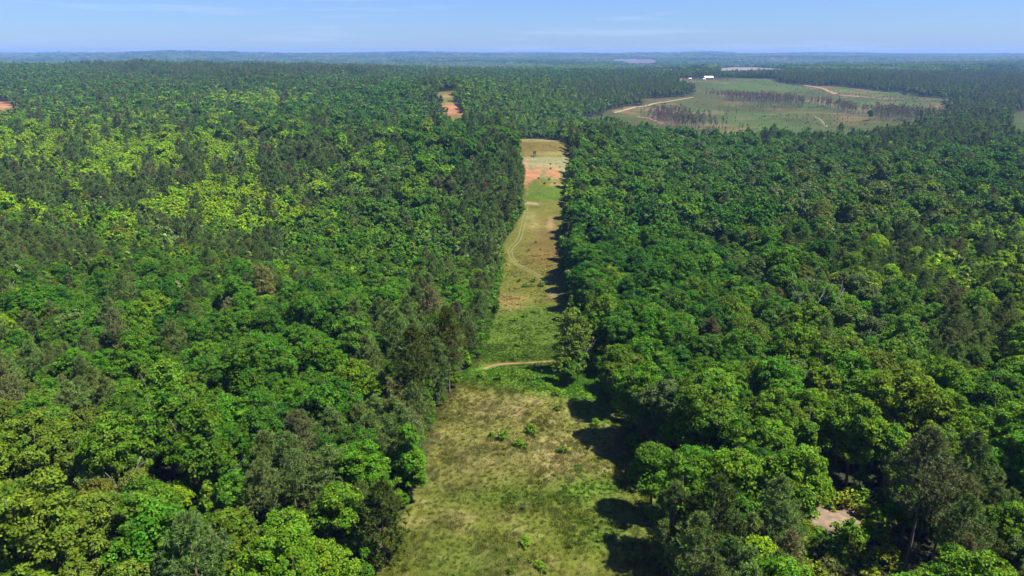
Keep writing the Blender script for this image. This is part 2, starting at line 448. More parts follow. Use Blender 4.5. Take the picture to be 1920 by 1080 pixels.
def pine_crown(name, rng, H, RX, tufts, spikes, length, width, base=0.38, point=0.6, whorl=1.0):
    """needle tufts along rising branches"""
    nb = max(10, int(tufts / 7))
    zs = H * (base + (1 - base) * np.sort(rng.rand(nb)) ** 0.9)
    f = (zs / H - base) / (1 - base)
    L = RX * (np.minimum(1.0, 0.45 + 2.2 * f) * (1 - f ** (1.2 + (1 - point) * 2.4)) + 0.10) * rng.uniform(0.55, 1.12, nb)
    az = np.arange(nb) * 2.399 + rng.normal(size=nb) * 0.6
    k = tufts // nb + 1
    s = 1 - (rng.rand(nb, k) ** 1.5) * 0.75
    rise = rng.uniform(0.05, 0.45, nb)
    spread = 0.16 * L[:, None] * s
    c = np.empty((nb, k, 3))
    a2 = az[:, None] + rng.normal(size=(nb, k)) * 0.22
    c[..., 0] = np.cos(a2) * L[:, None] * s
    c[..., 1] = np.sin(a2) * L[:, None] * s
    c[..., 2] = zs[:, None] + L[:, None] * s * rise[:, None] + rng.normal(size=(nb, k)) * (0.25 + 0.2 * spread)
    c = c.reshape(-1, 3)
    c = np.concatenate([c, np.array([[rng.normal() * 0.2, rng.normal() * 0.2, H * q] for q in np.linspace(0.88, 1.0, 6)])])
    n = len(c)
    out = unit(c * np.array([1, 1, 0]) + 1e-6)
    d = unit(rng.normal(size=(n, spikes, 3)) * 0.9 + 0.55 * out[:, None] + np.array([0, 0, 0.6]))
    side = unit(np.cross(d, unit(rng.normal(size=(n, spikes, 3)))))
    ln = length * rng.uniform(0.65, 1.25, (n, spikes, 1)); wd = width * rng.uniform(0.7, 1.3, (n, spikes, 1))
    c0 = c[:, None] - d * ln * 0.15
    v = np.empty((n, spikes, 3, 3))
    v[:, :, 0] = c0 - side * wd * 0.5; v[:, :, 1] = c0 + side * wd * 0.5; v[:, :, 2] = c0 + d * ln
    v[:, :, 2] += side * wd * 0.2
    tone = (rng.uniform(0.78, 1.22, (n, 1)) * rng.uniform(0.72, 1.28, (n, spikes))).ravel()
    hue = (0.5 + rng.uniform(-0.010, 0.012, (n, 1)) + rng.uniform(-0.008, 0.008, (n, spikes))).ravel()
    br = [(zs[i], az[i], L[i], rise[i]) for i in range(nb)]
    return leaf_mesh(name, v.reshape(-1, 3), 3, tone, hue, M_NEEDLE), br
def pine_trunk(name, rng, H, br, m, r0=0.2, sides=7, step=2):
    t = Tubes()
    t.add([(0, 0, -0.6), (0, 0, 0.5), (0.05, 0.03, H * 0.5), (0, 0, H * 0.97)], [r0 * 1.4, r0, r0 * 0.7, 0.03], sides)
    for (z, a, L, rise) in br[::step]:
        p = np.array([0, 0, z]); q = p + np.array([math.cos(a) * L, math.sin(a) * L, L * rise])
        t.add([p, (p + q) / 2 - [0, 0, 0.08 * L], q], [r0 * 0.28, r0 * 0.2, 0.02], 4)
    return t.mesh(name, m)

# ------------------------------------------------------------------ tree prototypes: (crown mesh, trunk mesh, height, radius)
def rs(k): return np.random.RandomState(k)
PROTO = {}
def proto(key, crown, trunk, H, RX): PROTO.setdefault(key, []).append((crown, trunk, H, RX))
# near trees
for i, (H, RX, nl, base) in enumerate(((18, 5.4, 12, .16), (17, 6.2, 13, .22), (21, 4.8, 13, .14), (16, 5.0, 9, .14), (19, 6.0, 14, .20), (15, 4.2, 8, .10))):
    g = rs(100 + i); c, lb = broad_crown('leafy_crown', g, H, RX, nl, int(7.4 * RX * RX), 76, 0.32, base, .92)
    proto('broad0', c, broad_trunk('broad_trunk', g, H, lb, M_BARK), H, RX)
for i, (H, RX, base, tf, pt) in enumerate(((19, 3.9, .34, 820, .2), (17, 3.5, .30, 760, .3), (21, 4.1, .42, 820, .15), (15, 3.8, .12, 860, .2), (12, 3.4, .03, 760, .3))):
    g = rs(200 + i); c, br = pine_crown('needle_crown', g, H, RX, tf, 15, 0.66, 0.15, base, pt)
    proto('pine0', c, pine_trunk('pine_trunk', g, H, br, M_PBARK, step=4), H, RX)
for i, (H, RX, con) in enumerate(((8, 2.1, .55), (7, 2.3, .2), (9, 2.0, .6), (6, 2.0, .1))):
    g = rs(300 + i); c, lb = broad_crown('leafy_crown', g, H, RX, 5, 52, 40, 0.34, .10, .62, con, .2, .65)
    proto('young0', c, broad_trunk('young_trunk', g, H, lb, M_BARK, 0.10, 6, 4), H, RX)
for i in range(2):                                                    # pyramid shaped
    H, RX = (16, 3.6) if i == 0 else (14, 3.3)
    g = rs(350 + i); c, lb = broad_crown('leafy_crown', g, H, RX, 15, 170, 50, 0.36, .0, .8, .85, .2, .55, .86)
    proto('cone0', c, broad_trunk('broad_trunk', g, H, lb, M_BARK, .2), H, RX)
for i in range(2):                                                    # thin, airy crowns
    H, RX = (20, 5.2) if i == 0 else (18, 4.6)
    g = rs(360 + i); c, lb = broad_crown('leafy_crown', g, H, RX, 16, 200, 40, 0.36, .0, .95, .15, .06, .8, .82)
    proto('airy0', c, broad_trunk('broad_trunk', g, H, lb, M_BARK, .2), H, RX)
for i in range(4):                                                    # ragged bushes: sprays of leaves on many thin stems
    H, RX, n = ((1.5, 1.7, 26), (1.1, 2.1, 30), (2.1, 1.4, 24), (1.3, 1.2, 18))[i]
    g = rs(380 + i)
    a = g.rand(n) * 6.28; r = RX * np.sqrt(g.rand(n)) * g.uniform(.6, 1.1, n); ex = g.uniform(.55, 1.0)
    pc = np.stack([np.cos(a) * r, np.sin(a) * r * ex, H * g.uniform(.25, 1.0, n) * (1.05 - (r / (RX * 1.15)) ** 2)], 1)
    per = 17; d = unit(g.normal(size=(n, per, 3)) + [0, 0, .7]); pr = g.uniform(.18, .48, (n, 1, 1))
    c = (pc[:, None] + d * pr * np.array([1, 1, .9])).reshape(-1, 3); nn = unit(d + .8 * g.normal(size=d.shape) + [0, 0, .5]).reshape(-1, 3)
    tone = np.repeat(g.uniform(.75, 1.3, n), per) * g.uniform(.75, 1.25, n * per); hue = .5 + np.repeat(g.uniform(-.02, .012, n), per)
    cm = leaf_mesh('bush_foliage', quads(c, nn, np.full(len(c), .25), g, 1.5), 4, tone, hue, M_LEAF)
    t = Tubes()
    for q in range(0, n, 3): t.add([(pc[q, 0] * .15, pc[q, 1] * .15, -.25), pc[q] * [.6, .6, .55], pc[q]], [.03, .022, .01], 4)
    proto('bush0', cm, t.mesh('bush_stem', M_BARK), H, RX)
# middle distance
for i in range(5):
    H, RX = ((18, 5.6), (16, 5.2), (20, 5.4), (15, 4.6), (18, 6.0))[i]
    g = rs(400 + i); c, lb = broad_crown('leafy_crown', g, H, RX, 8, int(3.4 * RX * RX), 18, 0.80, .24, 1.05, 0, .12, .45)
    proto('broad1', c, broad_trunk('broad_trunk', g, H, lb, M_BARK, .26, 5, 3), H, RX)
for i in range(4):
    H, RX, base = ((19, 3.8, .4), (17, 3.4, .34), (21, 3.9, .48), (14, 3.2, .2))[i]
    g = rs(430 + i); c, br = pine_crown('needle_crown', g, H, RX, 250, 9, 1.05, 0.36, base, .25)
    proto('pine1', c, pine_trunk('pine_trunk', g, H, br, M_PBARK, .2, 5, 6), H, RX)
for i in range(3):
    H, RX = ((8, 2.2), (7, 2.4), (9, 2.0))[i]
    g = rs(450 + i); c, lb = broad_crown('leafy_crown', g, H, RX, 4, 32, 15, 0.7, .1, .65, .35, .1, .42)
    proto('young1', c, broad_trunk('young_trunk', g, H, lb, M_BARK, .1, 4, 0), H, RX)
# far
for i in range(4):
    H, RX = ((17, 5.6), (16, 5.0), (19, 5.4), (15, 5.2))[i]
    g = rs(500 + i); c, lb = broad_crown('leafy_crown', g, H, RX, 6, 36, 6, 1.8, .2, 1.2, 0, .05, .35)
    proto('broad2', c, None, H, RX)
for i in range(4):
    H, RX, base = ((19, 3.1, .45), (17, 2.9, .4), (20, 3.2, .5), (18, 3.0, .42))[i]
    g = rs(530 + i); c, br = pine_crown('needle_crown', g, H, RX, 60, 5, 1.9, 0.8, base, .5)
    proto('pine2', c, pine_trunk('pine_trunk', g, H, br, M_PBARK, .24, 4, 99), H, RX)
for i in range(3):                                                    # nearly bare pines
    H, RX = ((17, 2.0), (15, 1.8), (18, 2.1))[i]
    g = rs(560 + i); c, br = pine_crown('needle_crown', g, H, RX, 34, 4, 1.5, 0.5, .55, .5)
    proto('bare2', c, pine_trunk('pine_trunk', g, H, br, M_GREYBARK, .26, 4, 2), H, RX)
for i in range(3):                                                    # canopy of the far woods, about 26 m across
    g = rs(580 + i)
    n = 9
    cs = np.stack([g.uniform(-11, 11, n), g.uniform(-11, 11, n), g.uniform(9, 14, n)], 1)
    d = unit(g.normal(size=(n, 13, 3)) + [0, 0, .8]); r = g.uniform(3.5, 5.5, (n, 1, 1))
    c = (cs[:, None] + d * r).reshape(-1, 3); nn = unit(d + .4 * g.normal(size=d.shape)).reshape(-1, 3)
    v = quads(c, nn, np.full(len(c), 4.2), g)
    proto('wood3', leaf_mesh('canopy', v, 4, g.uniform(.75, 1.25, len(c)), np.full(len(c), .5), M_LEAF), None, 16, 13)

# ------------------------------------------------------------------ ground mesh
def axis_out(fine, half, growth, end):
    a = list(np.arange(0, half + 1e-6, fine)); s = fine
    while a[-1] < end:
        s = fine + growth * (a[-1] - half); a.append(a[-1] + s)
    a[-1] = end
    return np.array(a)
GX0 = 5.0
xa = axis_out(0.9, 30, 0.036, 15200)
xs = np.concatenate([-xa[::-1][:-1], xa]) + GX0
ya = [-400, -300, -200, -130, -80, -40, 0, 30, 50, 62, 70, 76, 80]
y_ = 80.0
while y_ < 650: y_ += 1.0 if y_ < 190 else 1.5; ya.append(y_)
while y_ < 15400: y_ += 1.5 + 0.02 * (y_ - 650); ya.append(y_)
ya[-1] = 15400
ys = np.array(ya)
GXX, GYY = np.meshgrid(xs, ys)
GZZ = ground(GXX, GYY)

def vnoise(x, y, seed, scale):
    """smooth value noise in 0..1"""
    g = np.random.RandomState(seed).rand(64, 64)
    a = np.asarray(x, float) / scale; b = np.asarray(y, float) / scale
    i, j = np.floor(a).astype(int), np.floor(b).astype(int)
    f, h = a - i, b - j
    f = f * f * (3 - 2 * f); h = h * h * (3 - 2 * h)
    i0, i1, j0, j1 = i % 64, (i + 1) % 64, j % 64, (j + 1) % 64
    return (g[i0, j0] * (1 - f) + g[i1, j0] * f) * (1 - h) + (g[i0, j1] * (1 - f) + g[i1, j1] * f) * h
def fbm(x, y, seed, scale, o=4):
    t = 0; w = 0; a = 1.0
    for k in range(o):
        t = t + a * vnoise(x, y, seed + k, scale / 2 ** k); w += a; a *= 0.55
    return t / w

C_FLOOR = np.array([0.0262, 0.0295, 0.0115]); C_OLIVE = .97 * np.array([0.0774, 0.0846, 0.0105]); C_STRAW = np.array([0.1734, 0.1432, 0.0565])
C_GREEN = np.array([0.0457, 0.0860, 0.0058]); C_VINE = np.array([0.0558, 0.1322, 0.0071]); C_TAN = np.array([0.0885, 0.0626, 0.0142])
C_CLAY = np.array([0.2421, 0.1126, 0.0541]); C_CUT = np.array([.9, 1.12, .8]) * np.array([0.0457, 0.0429, 0.0113]); C_PALE = np.array([0.2116, 0.1869, 0.1551])
def mixc(c, d, w): return c * (1 - w[..., None]) + d * w[..., None]
def blob(u, v, u0, v0, ru, rv): return np.exp(-((u - u0) / ru) ** 2 - ((v - v0) / rv) ** 2)
def strip_colour(x, y):
    """dry and green patches of the grass strip (their places found from the photograph)"""
    u, v = project(x, y, ground(x, y))
    n1, n2, n3 = fbm(x, y, 11, 7.0), fbm(x, y, 21, 2.2), fbm(x + 9, y, 31, 15.0)
    c = np.broadcast_to(C_OLIVE, x.shape + (3,)).copy()
    near = sstep(715, 730, v)
    straw = blob(u, v, 950, 765, 110, 35) + .9 * blob(u, v, 990, 860, 130, 40) + .8 * blob(u, v, 1090, 830, 70, 60) + .55 * blob(u, v, 820, 900, 60, 120) + .5 * blob(u, v, 1180, 1000, 70, 60) + .5 * blob(u, v, 960, 1060, 60, 40)
    c = mixc(c, C_STRAW, np.clip(straw * near * (0.12 + 1.0 * (n1 - .25)) + .45 * sstep(.52, .8, n2) * near, 0, .9))
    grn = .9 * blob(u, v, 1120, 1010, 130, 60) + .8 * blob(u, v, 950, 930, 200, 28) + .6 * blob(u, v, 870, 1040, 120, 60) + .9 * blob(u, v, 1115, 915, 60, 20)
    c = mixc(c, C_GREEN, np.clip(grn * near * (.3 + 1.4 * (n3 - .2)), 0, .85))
    vine = sstep(678, 692, v) * (1 - sstep(705, 738, v + (u - 900) * -0.16)) + blob(u, v, 1120, 780, 40, 25) * .8
    c = mixc(c, C_VINE, np.clip(vine * (.55 + .7 * (n1 - .3)), 0, .95))
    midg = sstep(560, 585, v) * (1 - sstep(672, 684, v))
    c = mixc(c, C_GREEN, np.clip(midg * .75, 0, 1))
    c = mixc(c, C_STRAW * [1.0, .8, .75], np.clip(blob(u, v, 960, 560, 30, 9) * .7 + blob(u, v, 955, 575, 30, 9) * .5, 0, .8))
    c = mixc(c, C_TAN, np.clip((blob(u, v, 1020, 480, 48, 42) + blob(u, v, 1025, 430, 30, 40) * .7) * (.5 + .8 * n3), 0, .95))
    c = mixc(c, C_STRAW, np.clip(blob(u, v, 1003, 423, 14, 12) + blob(u, v, 995, 404, 12, 8) * .8, 0, 1) * (.3 + .7 * n2) * .8)
    c = mixc(c, C_STRAW * 1.1, np.clip(blob(u, v, 1000, 382, 14, 2.5), 0, 1))
    c = mixc(c, C_GREEN, np.clip(sstep(345, 352, v) * (1 - sstep(372, 380, v)), 0, 1) * .8)
    grey = sstep(292, 296, v) * (1 - sstep(312, 350, v))
    c = mixc(c, np.array([.145, .138, .068]), grey * (.5 + .5 * n1))
    top = 1 - sstep(285, 296, v)
    c = mixc(c, C_TAN * [.98, 1.0, .95], top * (.55 + .5 * n3))
    c = mixc(c, C_STRAW, np.clip(blob(u, v, 1040, 288, 40, 4) * .6 + (1 - sstep(264, 267, v)) * .5, 0, .8))
    n4 = fbm(x, y * .45, 41, 9.0)
    clay = (blob(u, v, 1024, 330, 48, 15) * sstep(.50, .58, n4) * 1.4 + blob(u, v, 987, 325, 4.5, 28) * sstep(.32, .5, n2) * 1.3)
    c = mixc(c, C_CLAY, np.clip(clay, 0, .92))
    c = mixc(c, C_CLAY * [.8, 1.1, 1.2], np.clip(blob(u, v, 1032, 420, 6, 10) + blob(u, v, 972, 772, 14, 8) * .5 + blob(u, v, 1036, 556, 8, 8) * .6, 0, .6))
    return c * (0.94 + 0.22 * n2)[..., None]
def ragged(x, y):
    return x + (fbm(x, y, 221, 120.0, 3) - .5) * 90, y + (fbm(x, y, 231, 150.0, 3) - .5) * 200
def soil_colour(x, y):
    c = np.broadcast_to(C_FLOOR, x.shape + (3,)).copy()
    # forest floor: leaf litter under trees, greener at the far distance where it stands for young growth
    far = sstep(5500, 8000, y)
    c = mixc(c, np.array([.040, .060, .024]), sstep(1500, 3500, y))
    fn = fbm(x, y, 51, 900.0, 5)
    c = mixc(c, np.array([.13, .105, .075]), far * sstep(.58, .70, fn) * .8)
    n1 = fbm(x, y, 61, 60.0, 5); n2 = fbm(x, y, 71, 9.0, 3); n3 = fbm(x, y, 76, 180.0, 4)
    cut = mixc(np.broadcast_to(C_CUT, c.shape), np.array([.040, .064, .010]), sstep(.42, .62, n3))
    cut = mixc(cut, np.array([.115, .075, .034]), sstep(.52, .70, n1) * .7) * (.7 + .6 * n2)[..., None]
    c = np.where(inside(P_CUT, *ragged(x, y))[..., None], cut, c)
    c = np.where(inside(P_EAST, x, y)[..., None], C_CUT * [.9, 1.05, .9], c)
    for p, k in ((P_PALE, .72), (P_PALE_B, .7), (P_FAR, .6), *((q, .42) for q in P_HILLS)):
        c = np.where(inside(p, x, y)[..., None], C_PALE * k * (.75 + .5 * n1)[..., None], c)
    up = mixc(np.broadcast_to(C_TAN * 1.1, c.shape), C_OLIVE * 1.1, sstep(.45, .6, fbm(x, y, 81, 25.0)))
    u, v = project(x, y, ground(x, y))
    up = mixc(up, C_CLAY, np.clip(blob(u, v, 848, 205, 22, 9) * 1.6, 0, 1)); up = mixc(up, C_STRAW, np.clip(blob(u, v, 836, 181, 10, 2.5), 0, .8))
    c = np.where(inside(P_UPPER, x, y)[..., None], up, c)
    c = np.where(inside(P_RED, x, y)[..., None], C_CLAY * 1.05, c)
    c = np.where(inside(P_BARE, x, y)[..., None], np.array([.15, .108, .072]) * (.6 + .8 * n2)[..., None], c)
    c = np.where(inside(P_GAP, x, y)[..., None], C_TAN * 1.1, c)
    d = strip_dist(x, y) + (fbm(x, y, 91, 5.0) - .5) * 3.0
    w = sstep(-2.6, 0.4, d) * sstep(30, 60, y)
    return mixc(c, strip_colour(x, y), w)
SC = soil_colour(GXX, GYY)
ny, nx = GXX.shape
idx = np.arange(ny * nx).reshape(ny, nx)
F = np.stack([idx[:-1, :-1], idx[:-1, 1:], idx[1:, 1:], idx[1:, :-1]], -1).reshape(-1)
gm = raw_mesh('ground', np.stack([GXX, GYY, GZZ], -1).reshape(-1, 3), F, np.full((ny - 1) * (nx - 1), 4), [M_GROUND],
              {'soil': ('FLOAT_COLOR', 'POINT', np.concatenate([SC.reshape(-1, 3), np.ones((ny * nx, 1))], 1))}, smooth=True)
tag(mesh_obj('ground', gm), kind='structure')
print('ground', ny * nx, round(time.time() - T0, 1))

# ------------------------------------------------------------------ tracks
def ribbon(name, px, width, m, lift, offset=0.0, wob=0.15, n=90, thick=0.0, ground_pts=None):
    p = np.array([at(u, v) for u, v in px]) if ground_pts is None else np.array(ground_pts)
    t = np.concatenate([[0], np.cumsum(np.linalg.norm(np.diff(p, axis=0), axis=1))])
    s = np.linspace(0, t[-1], n * 6)
    q = np.stack([np.interp(s, t, p[:, 0]), np.interp(s, t, p[:, 1])], 1)
    k = np.hanning(n + 1); k /= k.sum(); pad = len(k) // 2          # round the corners
    q = np.stack([np.convolve(np.pad(q[:, a], pad, mode='reflect', reflect_type='odd'), k, mode='valid')[:len(s)] for a in (0, 1)], 1)[::6]
    d = unit(np.gradient(q, axis=0)); nr = np.stack([-d[:, 1], d[:, 0]], 1)
    g = rs(len(name) + int(width * 10) + int(offset * 7 + 50))
    w = width * (1 + wob * (np.convolve(g.rand(len(q) + 8), np.ones(9) / 9, mode='valid') - .5) * 3)
    e = np.array([-.5, -.17, .17, .5])
    V = q[:, None] + nr[:, None] * (offset + e[None, :, None] * w[:, None, None])
    z = ground(V[..., 0], V[..., 1]) + lift
    z[:, 0] -= lift * .6; z[:, 3] -= lift * .6
    v = np.concatenate([V, z[..., None]], -1).reshape(-1, 3)
    ii = np.arange(len(q) * 4).reshape(-1, 4)
    f = np.stack([ii[:-1, :-1], ii[1:, :-1], ii[1:, 1:], ii[:-1, 1:]], -1).reshape(-1)
    return tag(mesh_obj(name, raw_mesh(name, v, f, np.full((len(q) - 1) * 3, 4), [m], smooth=True)), kind='structure')
TRACK = [(1037,556),(1034,540),(1018,522),(1000,512),(978,501),(964,492),(958,480),(954,470),(957,464),(968,456),(975,446),(978,432),(982,415),(986,400),(987,386)]
ribbon('path', TRACK, .62, M_TRACK, .06, -.85, wob=.5)
ribbon('path', TRACK, .62, M_TRACK, .06, .85, wob=.5)
CROSS = [(905,692),(925,685),(950,682),(980,681),(1010,679),(1040,677)]
ribbon('path', CROSS, 1.3, M_REDROAD, .07, wob=.5)
ribbon('path', [(984,383),(993,379),(1002,381),(1010,385)], 1.5, M_ROAD, .07, wob=.5)
ribbon('road', [(1150,212),(1175,206),(1200,200),(1225,194),(1250,191),(1275,187),(1300,183)], 7.0, M_ROAD, .9)
ribbon('road', [(1195,219),(1215,222),(1232,228),(1245,233)], 5.0, M_REDROAD, .9)
ribbon('road', [(1508,160),(1530,164),(1545,167),(1555,172),(1570,178)], 12.0, M_REDROAD, 1.2)
ribbon('road', [(1575,179),(1600,181),(1640,184)], 9.0, M_ROAD, 1.2)
ribbon('road', [(1526,218),(1538,225),(1545,233),(1552,240)], 4.5, M_TRACK, .9)
ribbon('road', [(1258,150),(1275,149),(1290,147)], 9.0, M_REDROAD, 1.2)

# ------------------------------------------------------------------ which trees grow where
PAL = {'dark': (.036, .116, .005), 'mid': (.064, .160, .006), 'light': (.098, .184, .007), 'lime': (.178, .292, .003), 'oak': (.108, .146, .014),
       'grey': (.098, .145, .038), 'pine': (.112, .170, .038), 'brown': (.150, .158, .054), 'fresh': (.074, .170, .011), 'purple': (.220, .140, .125)}
PK = list(PAL); PV = np.array([PAL[k] for k in PK])
# (u, v, ru, rv, strength, broad, pine, young, {palette})
ZONES = [
 (67,331,26,13,70,.02,.97,.01,{'mid':1}),
 (200,348,34,15,70,.02,.97,.01,{'mid':1}),
 (236,362,26,11,70,.02,.97,.01,{'mid':1}),
 (300,327,40,13,70,.02,.97,.01,{'mid':1}),
 (363,299,15,16,70,.02,.97,.01,{'mid':1}),
 (147,283,16,13,70,.02,.97,.01,{'mid':1}),
 (513,320,22,16,70,.02,.97,.01,{'mid':1}),
 (95,352,26,10,70,.02,.97,.01,{'mid':1}),
 (430,312,20,8,70,.02,.97,.01,{'mid':1}),
 (20,325,18,10,70,.02,.97,.01,{'mid':1}),
 (560,290,40,10,70,.02,.97,.01,{'mid':1}),
 (330,410,45,13,70,.02,.97,.01,{'mid':1}),
 (60,440,60,20,70,.02,.97,.01,{'mid':1}),
 (470,440,45,14,70,.02,.97,.01,{'mid':1}),
 (240,310,250,66,16,.05,.02,.93,{'lime':9,'light':1}),
 (430,355,95,38,14,.05,.02,.93,{'lime':8}),
 (120,280,150,40,3,.3,.2,.5,{'lime':4,'light':2}),
 (480,180,60,9,14,.1,0,.9,{'lime':8}),
 (120,420,200,60,2.5,.40,.25,.35,{'mid':3,'light':2,'oak':1}),
 (560,330,120,70,3,.35,.35,.30,{'mid':3,'light':2,'grey':1}),
 (150,560,200,60,2.5,.65,.12,.23,{'dark':2,'mid':3}),
 (700,470,170,70,4,.65,.1,.25,{'fresh':3,'mid':3,'light':2}),
 (580,600,200,80,6,.97,.01,.02,{'dark':4,'mid':3,'fresh':2}),
 (480,740,160,90,7,.98,.01,.01,{'dark':4,'mid':3,'fresh':2}),
 (880,280,60,30,6,1,0,0,{'dark':6}),
 (930,350,55,90,7,.04,.95,.01,{'mid':1}),
 (900,440,60,30,4,.2,.7,.1,{'mid':1}),
 (815,650,105,75,22,.02,.97,.01,{'mid':1}),
 (735,800,70,120,12,.08,.85,.07,{'light':1}),
 (580,860,90,60,6,.10,.85,.05,{'mid':1}),
 (710,980,60,80,5,.1,.8,.1,{'light':1}),
 (90,920,160,150,9,.97,.01,.02,{'oak':7,'light':1}),
 (330,900,90,110,5,.9,.0,.1,{'light':3,'fresh':2,'mid':2}),
 (480,1000,110,80,4,.35,.35,.30,{'light':2,'lime':1,'mid':1,'fresh':1}),
 (610,970,70,100,4,.75,.15,.10,{'light':3,'fresh':3}),
 (920,570,50,60,4,.7,.2,.1,{'mid':2,'grey':1,'fresh':1}),
 (100,700,120,70,3,.4,.5,.1,{'mid':2,'grey':1}),
 (200,640,150,60,2,.4,.5,.1,{'mid':2,'light':1}),
 (1180,520,130,110,6,.96,.03,.01,{'dark':6,'mid':3}),
 (1350,480,120,80,4,.95,.03,.02,{'dark':4,'mid':3,'grey':1}),
 (1280,780,160,140,6,.98,.01,.01,{'mid':5,'dark':3,'light':1}),
 (1500,800,150,110,6,.98,.01,.01,{'light':5,'mid':5}),
 (1740,760,160,110,5,.97,.02,.01,{'light':5,'mid':3,'oak':1}),
 (1600,600,140,70,4,.95,.03,.02,{'mid':3,'grey':2,'light':3}),
 (1600,380,170,60,5,.97,.02,.01,{'grey':3,'oak':2,'dark':2,'mid':1}),
 (1850,350,100,60,4,.95,.03,.02,{'dark':5,'mid':2}),
 (1830,470,110,60,14,.2,.2,.6,{'lime':4,'light':3}),
 (1870,570,80,70,12,.25,.25,.5,{'lime':4,'light':3}),
 (1760,440,60,40,4,.1,.85,.05,{'mid':1}),
 (1780,620,50,50,4,.15,.8,.05,{'mid':1}),
 (1340,985,80,60,10,.02,.97,.01,{'mid':1}),
 (1340,1085,80,45,12,.02,.97,.01,{'mid':1}),
 (1550,1110,110,60,10,.10,.15,.75,{'light':3,'lime':2}),
 (1800,1100,120,60,8,.45,.35,.20,{'mid':2,'light':2}),
 (90,1110,170,60,9,.97,.01,.02,{'oak':7,'light':1}),
 (560,1090,130,50,7,.25,.15,.60,{'light':3,'fresh':3,'lime':1}),
 (1720,930,90,70,8,.08,.88,.04,{'mid':1}),
 (1520,1020,110,60,7,.05,.25,.70,{'light':3,'lime':3,'oak':2}),
 (1880,950,60,110,5,.6,.3,.1,{'mid':2,'light':1}),
 (1150,330,110,50,4,.6,.05,.35,{'fresh':3,'light':3,'mid':2}),
 (1110,250,60,25,3,.4,.45,.15,{'mid':2}),
 (1400,290,220,30,3.5,.85,.05,.1,{'mid':3,'fresh':2,'dark':1}),
 (980,195,105,28,22,.03,.01,.96,{'fresh':4,'light':4,'lime':1}),
 (1040,225,50,20,16,.05,.03,.92,{'fresh':4,'light':4}),
 (1180,175,110,22,7,.1,.88,.02,{'mid':1}),
 (820,185,26,26,5,.1,.88,.02,{'mid':1}),
 (700,200,160,30,4,.9,.08,.02,{'dark':4,'mid':3,'light':1}),
 (300,160,320,16,3,.5,.45,.05,{'mid':3,'fresh':1}),
 (420,130,180,10,5,.05,.95,0,{'mid':1}),
 (60,150,100,18,4,.8,.1,.1,{'fresh':3,'mid':3}),
 (200,200,160,25,3,.7,.25,.05,{'mid':4,'dark':2,'grey':1}),
 (480,225,140,25,3,.7,.25,.05,{'mid':3,'dark':3}),
 (1060,140,130,8,5,.95,.05,0,{'dark':5,'mid':1}),
 (1650,150,260,14,7,.03,.97,0,{'mid':1}),
 (1830,200,110,45,9,.03,.96,.01,{'mid':1}),
 (1750,265,160,18,5,.15,.8,.05,{'mid':1}),
 (1480,262,60,12,4,.2,.7,.1,{'mid':1}),
 (1600,125,400,10,4,.85,.15,0,{'mid':3,'dark':3}),
 (1750,172,80,5,6,.8,0,.2,{'fresh':5}),
]
ZA = np.array([[*z[:5], *z[5:8]] for z in ZONES], float)
ZP = np.array([[z[8].get(k, 0.0) for k in PK] for z in ZONES]); ZP /= ZP.sum(1, keepdims=True)
def tree_mix(x, y, rng):
    """species number (0 broad, 1 pine, 2 young) and leaf colour for each place"""
    z = ground(x, y) + 13
    u, v = project(x, y, z)
    q = ((u[:, None] - ZA[None, :, 0]) / ZA[None, :, 2]) ** 2 + ((v[:, None] - ZA[None, :, 1]) / ZA[None, :, 3]) ** 2
    w = ZA[None, :, 4] * np.exp(-q)
    big = fbm(x, y, 131, 70.0, 3); b2 = fbm(x, y, 141, 130.0, 3); b3 = fbm(x, y, 151, 40.0, 3)
    base = np.stack([.55 + .0 * x, .04 + 1.2 * np.clip(big - .48, 0, 1), .10 + 1.4 * np.clip(b3 - .55, 0, 1)], 1)
    sp = base * .55 + w @ ZA[:, 5:8]
    sp = sp / sp.sum(1, keepdims=True)
    cum = np.cumsum(sp, 1); r = rng.rand(len(x))[:, None]
    s = np.minimum((r > cum).sum(1), 2)
    pal0 = np.zeros((len(x), len(PK)))
    for k, val in (('dark', .5 + 3.0 * np.clip(.5 - b2, 0, 1)), ('mid', 1.0), ('light', .5 + 3.0 * np.clip(b2 - .5, 0, 1)), ('fresh', .45), ('grey', .15), ('oak', .12), ('lime', .06)):
        pal0[:, PK.index(k)] = val
    b4 = fbm(x, y, 161, 240.0, 3); farw = sstep(600, 1100, y)
    pal0[:, PK.index('light')] += farw * np.clip(6 * (b4 - .42), 0, 2); pal0[:, PK.index('fresh')] += farw * np.clip(4 * (b4 - .45), 0, 1.2); pal0[:, PK.index('dark')] += farw * np.clip(6 * (.45 - b4), 0, 2)
    pp = pal0 * .22 + w @ ZP
    pp = pp / pp.sum(1, keepdims=True)
    pi = np.minimum((rng.rand(len(x))[:, None] > np.cumsum(pp, 1)).sum(1), len(PK) - 1)
    col = PV[pi]
    second = PV[np.minimum((rng.rand(len(x))[:, None] > np.cumsum(pp, 1)).sum(1), len(PK) - 1)]
    col = col * .75 + second * .25
    pw = rng.rand(len(x))
    pine = np.where((pw < .08)[:, None], np.array(PAL['brown']), np.array(PAL['pine'])) * (1 + .25 * rng.normal(size=(len(x), 1)) * .5)
    pine = pine + np.array([.010, .012, .0]) * rng.rand(len(x), 1)
    col = np.where((s == 1)[:, None], pine, col)
    col = np.where((s == 2)[:, None] & (pi == PK.index('dark'))[:, None], PV[PK.index('light')], col)
    col = np.maximum(col * (1 + .11 * rng.normal(size=(len(x), 1)) + .05 * rng.normal(size=(len(x), 3))), .006)
    return s, col, pi
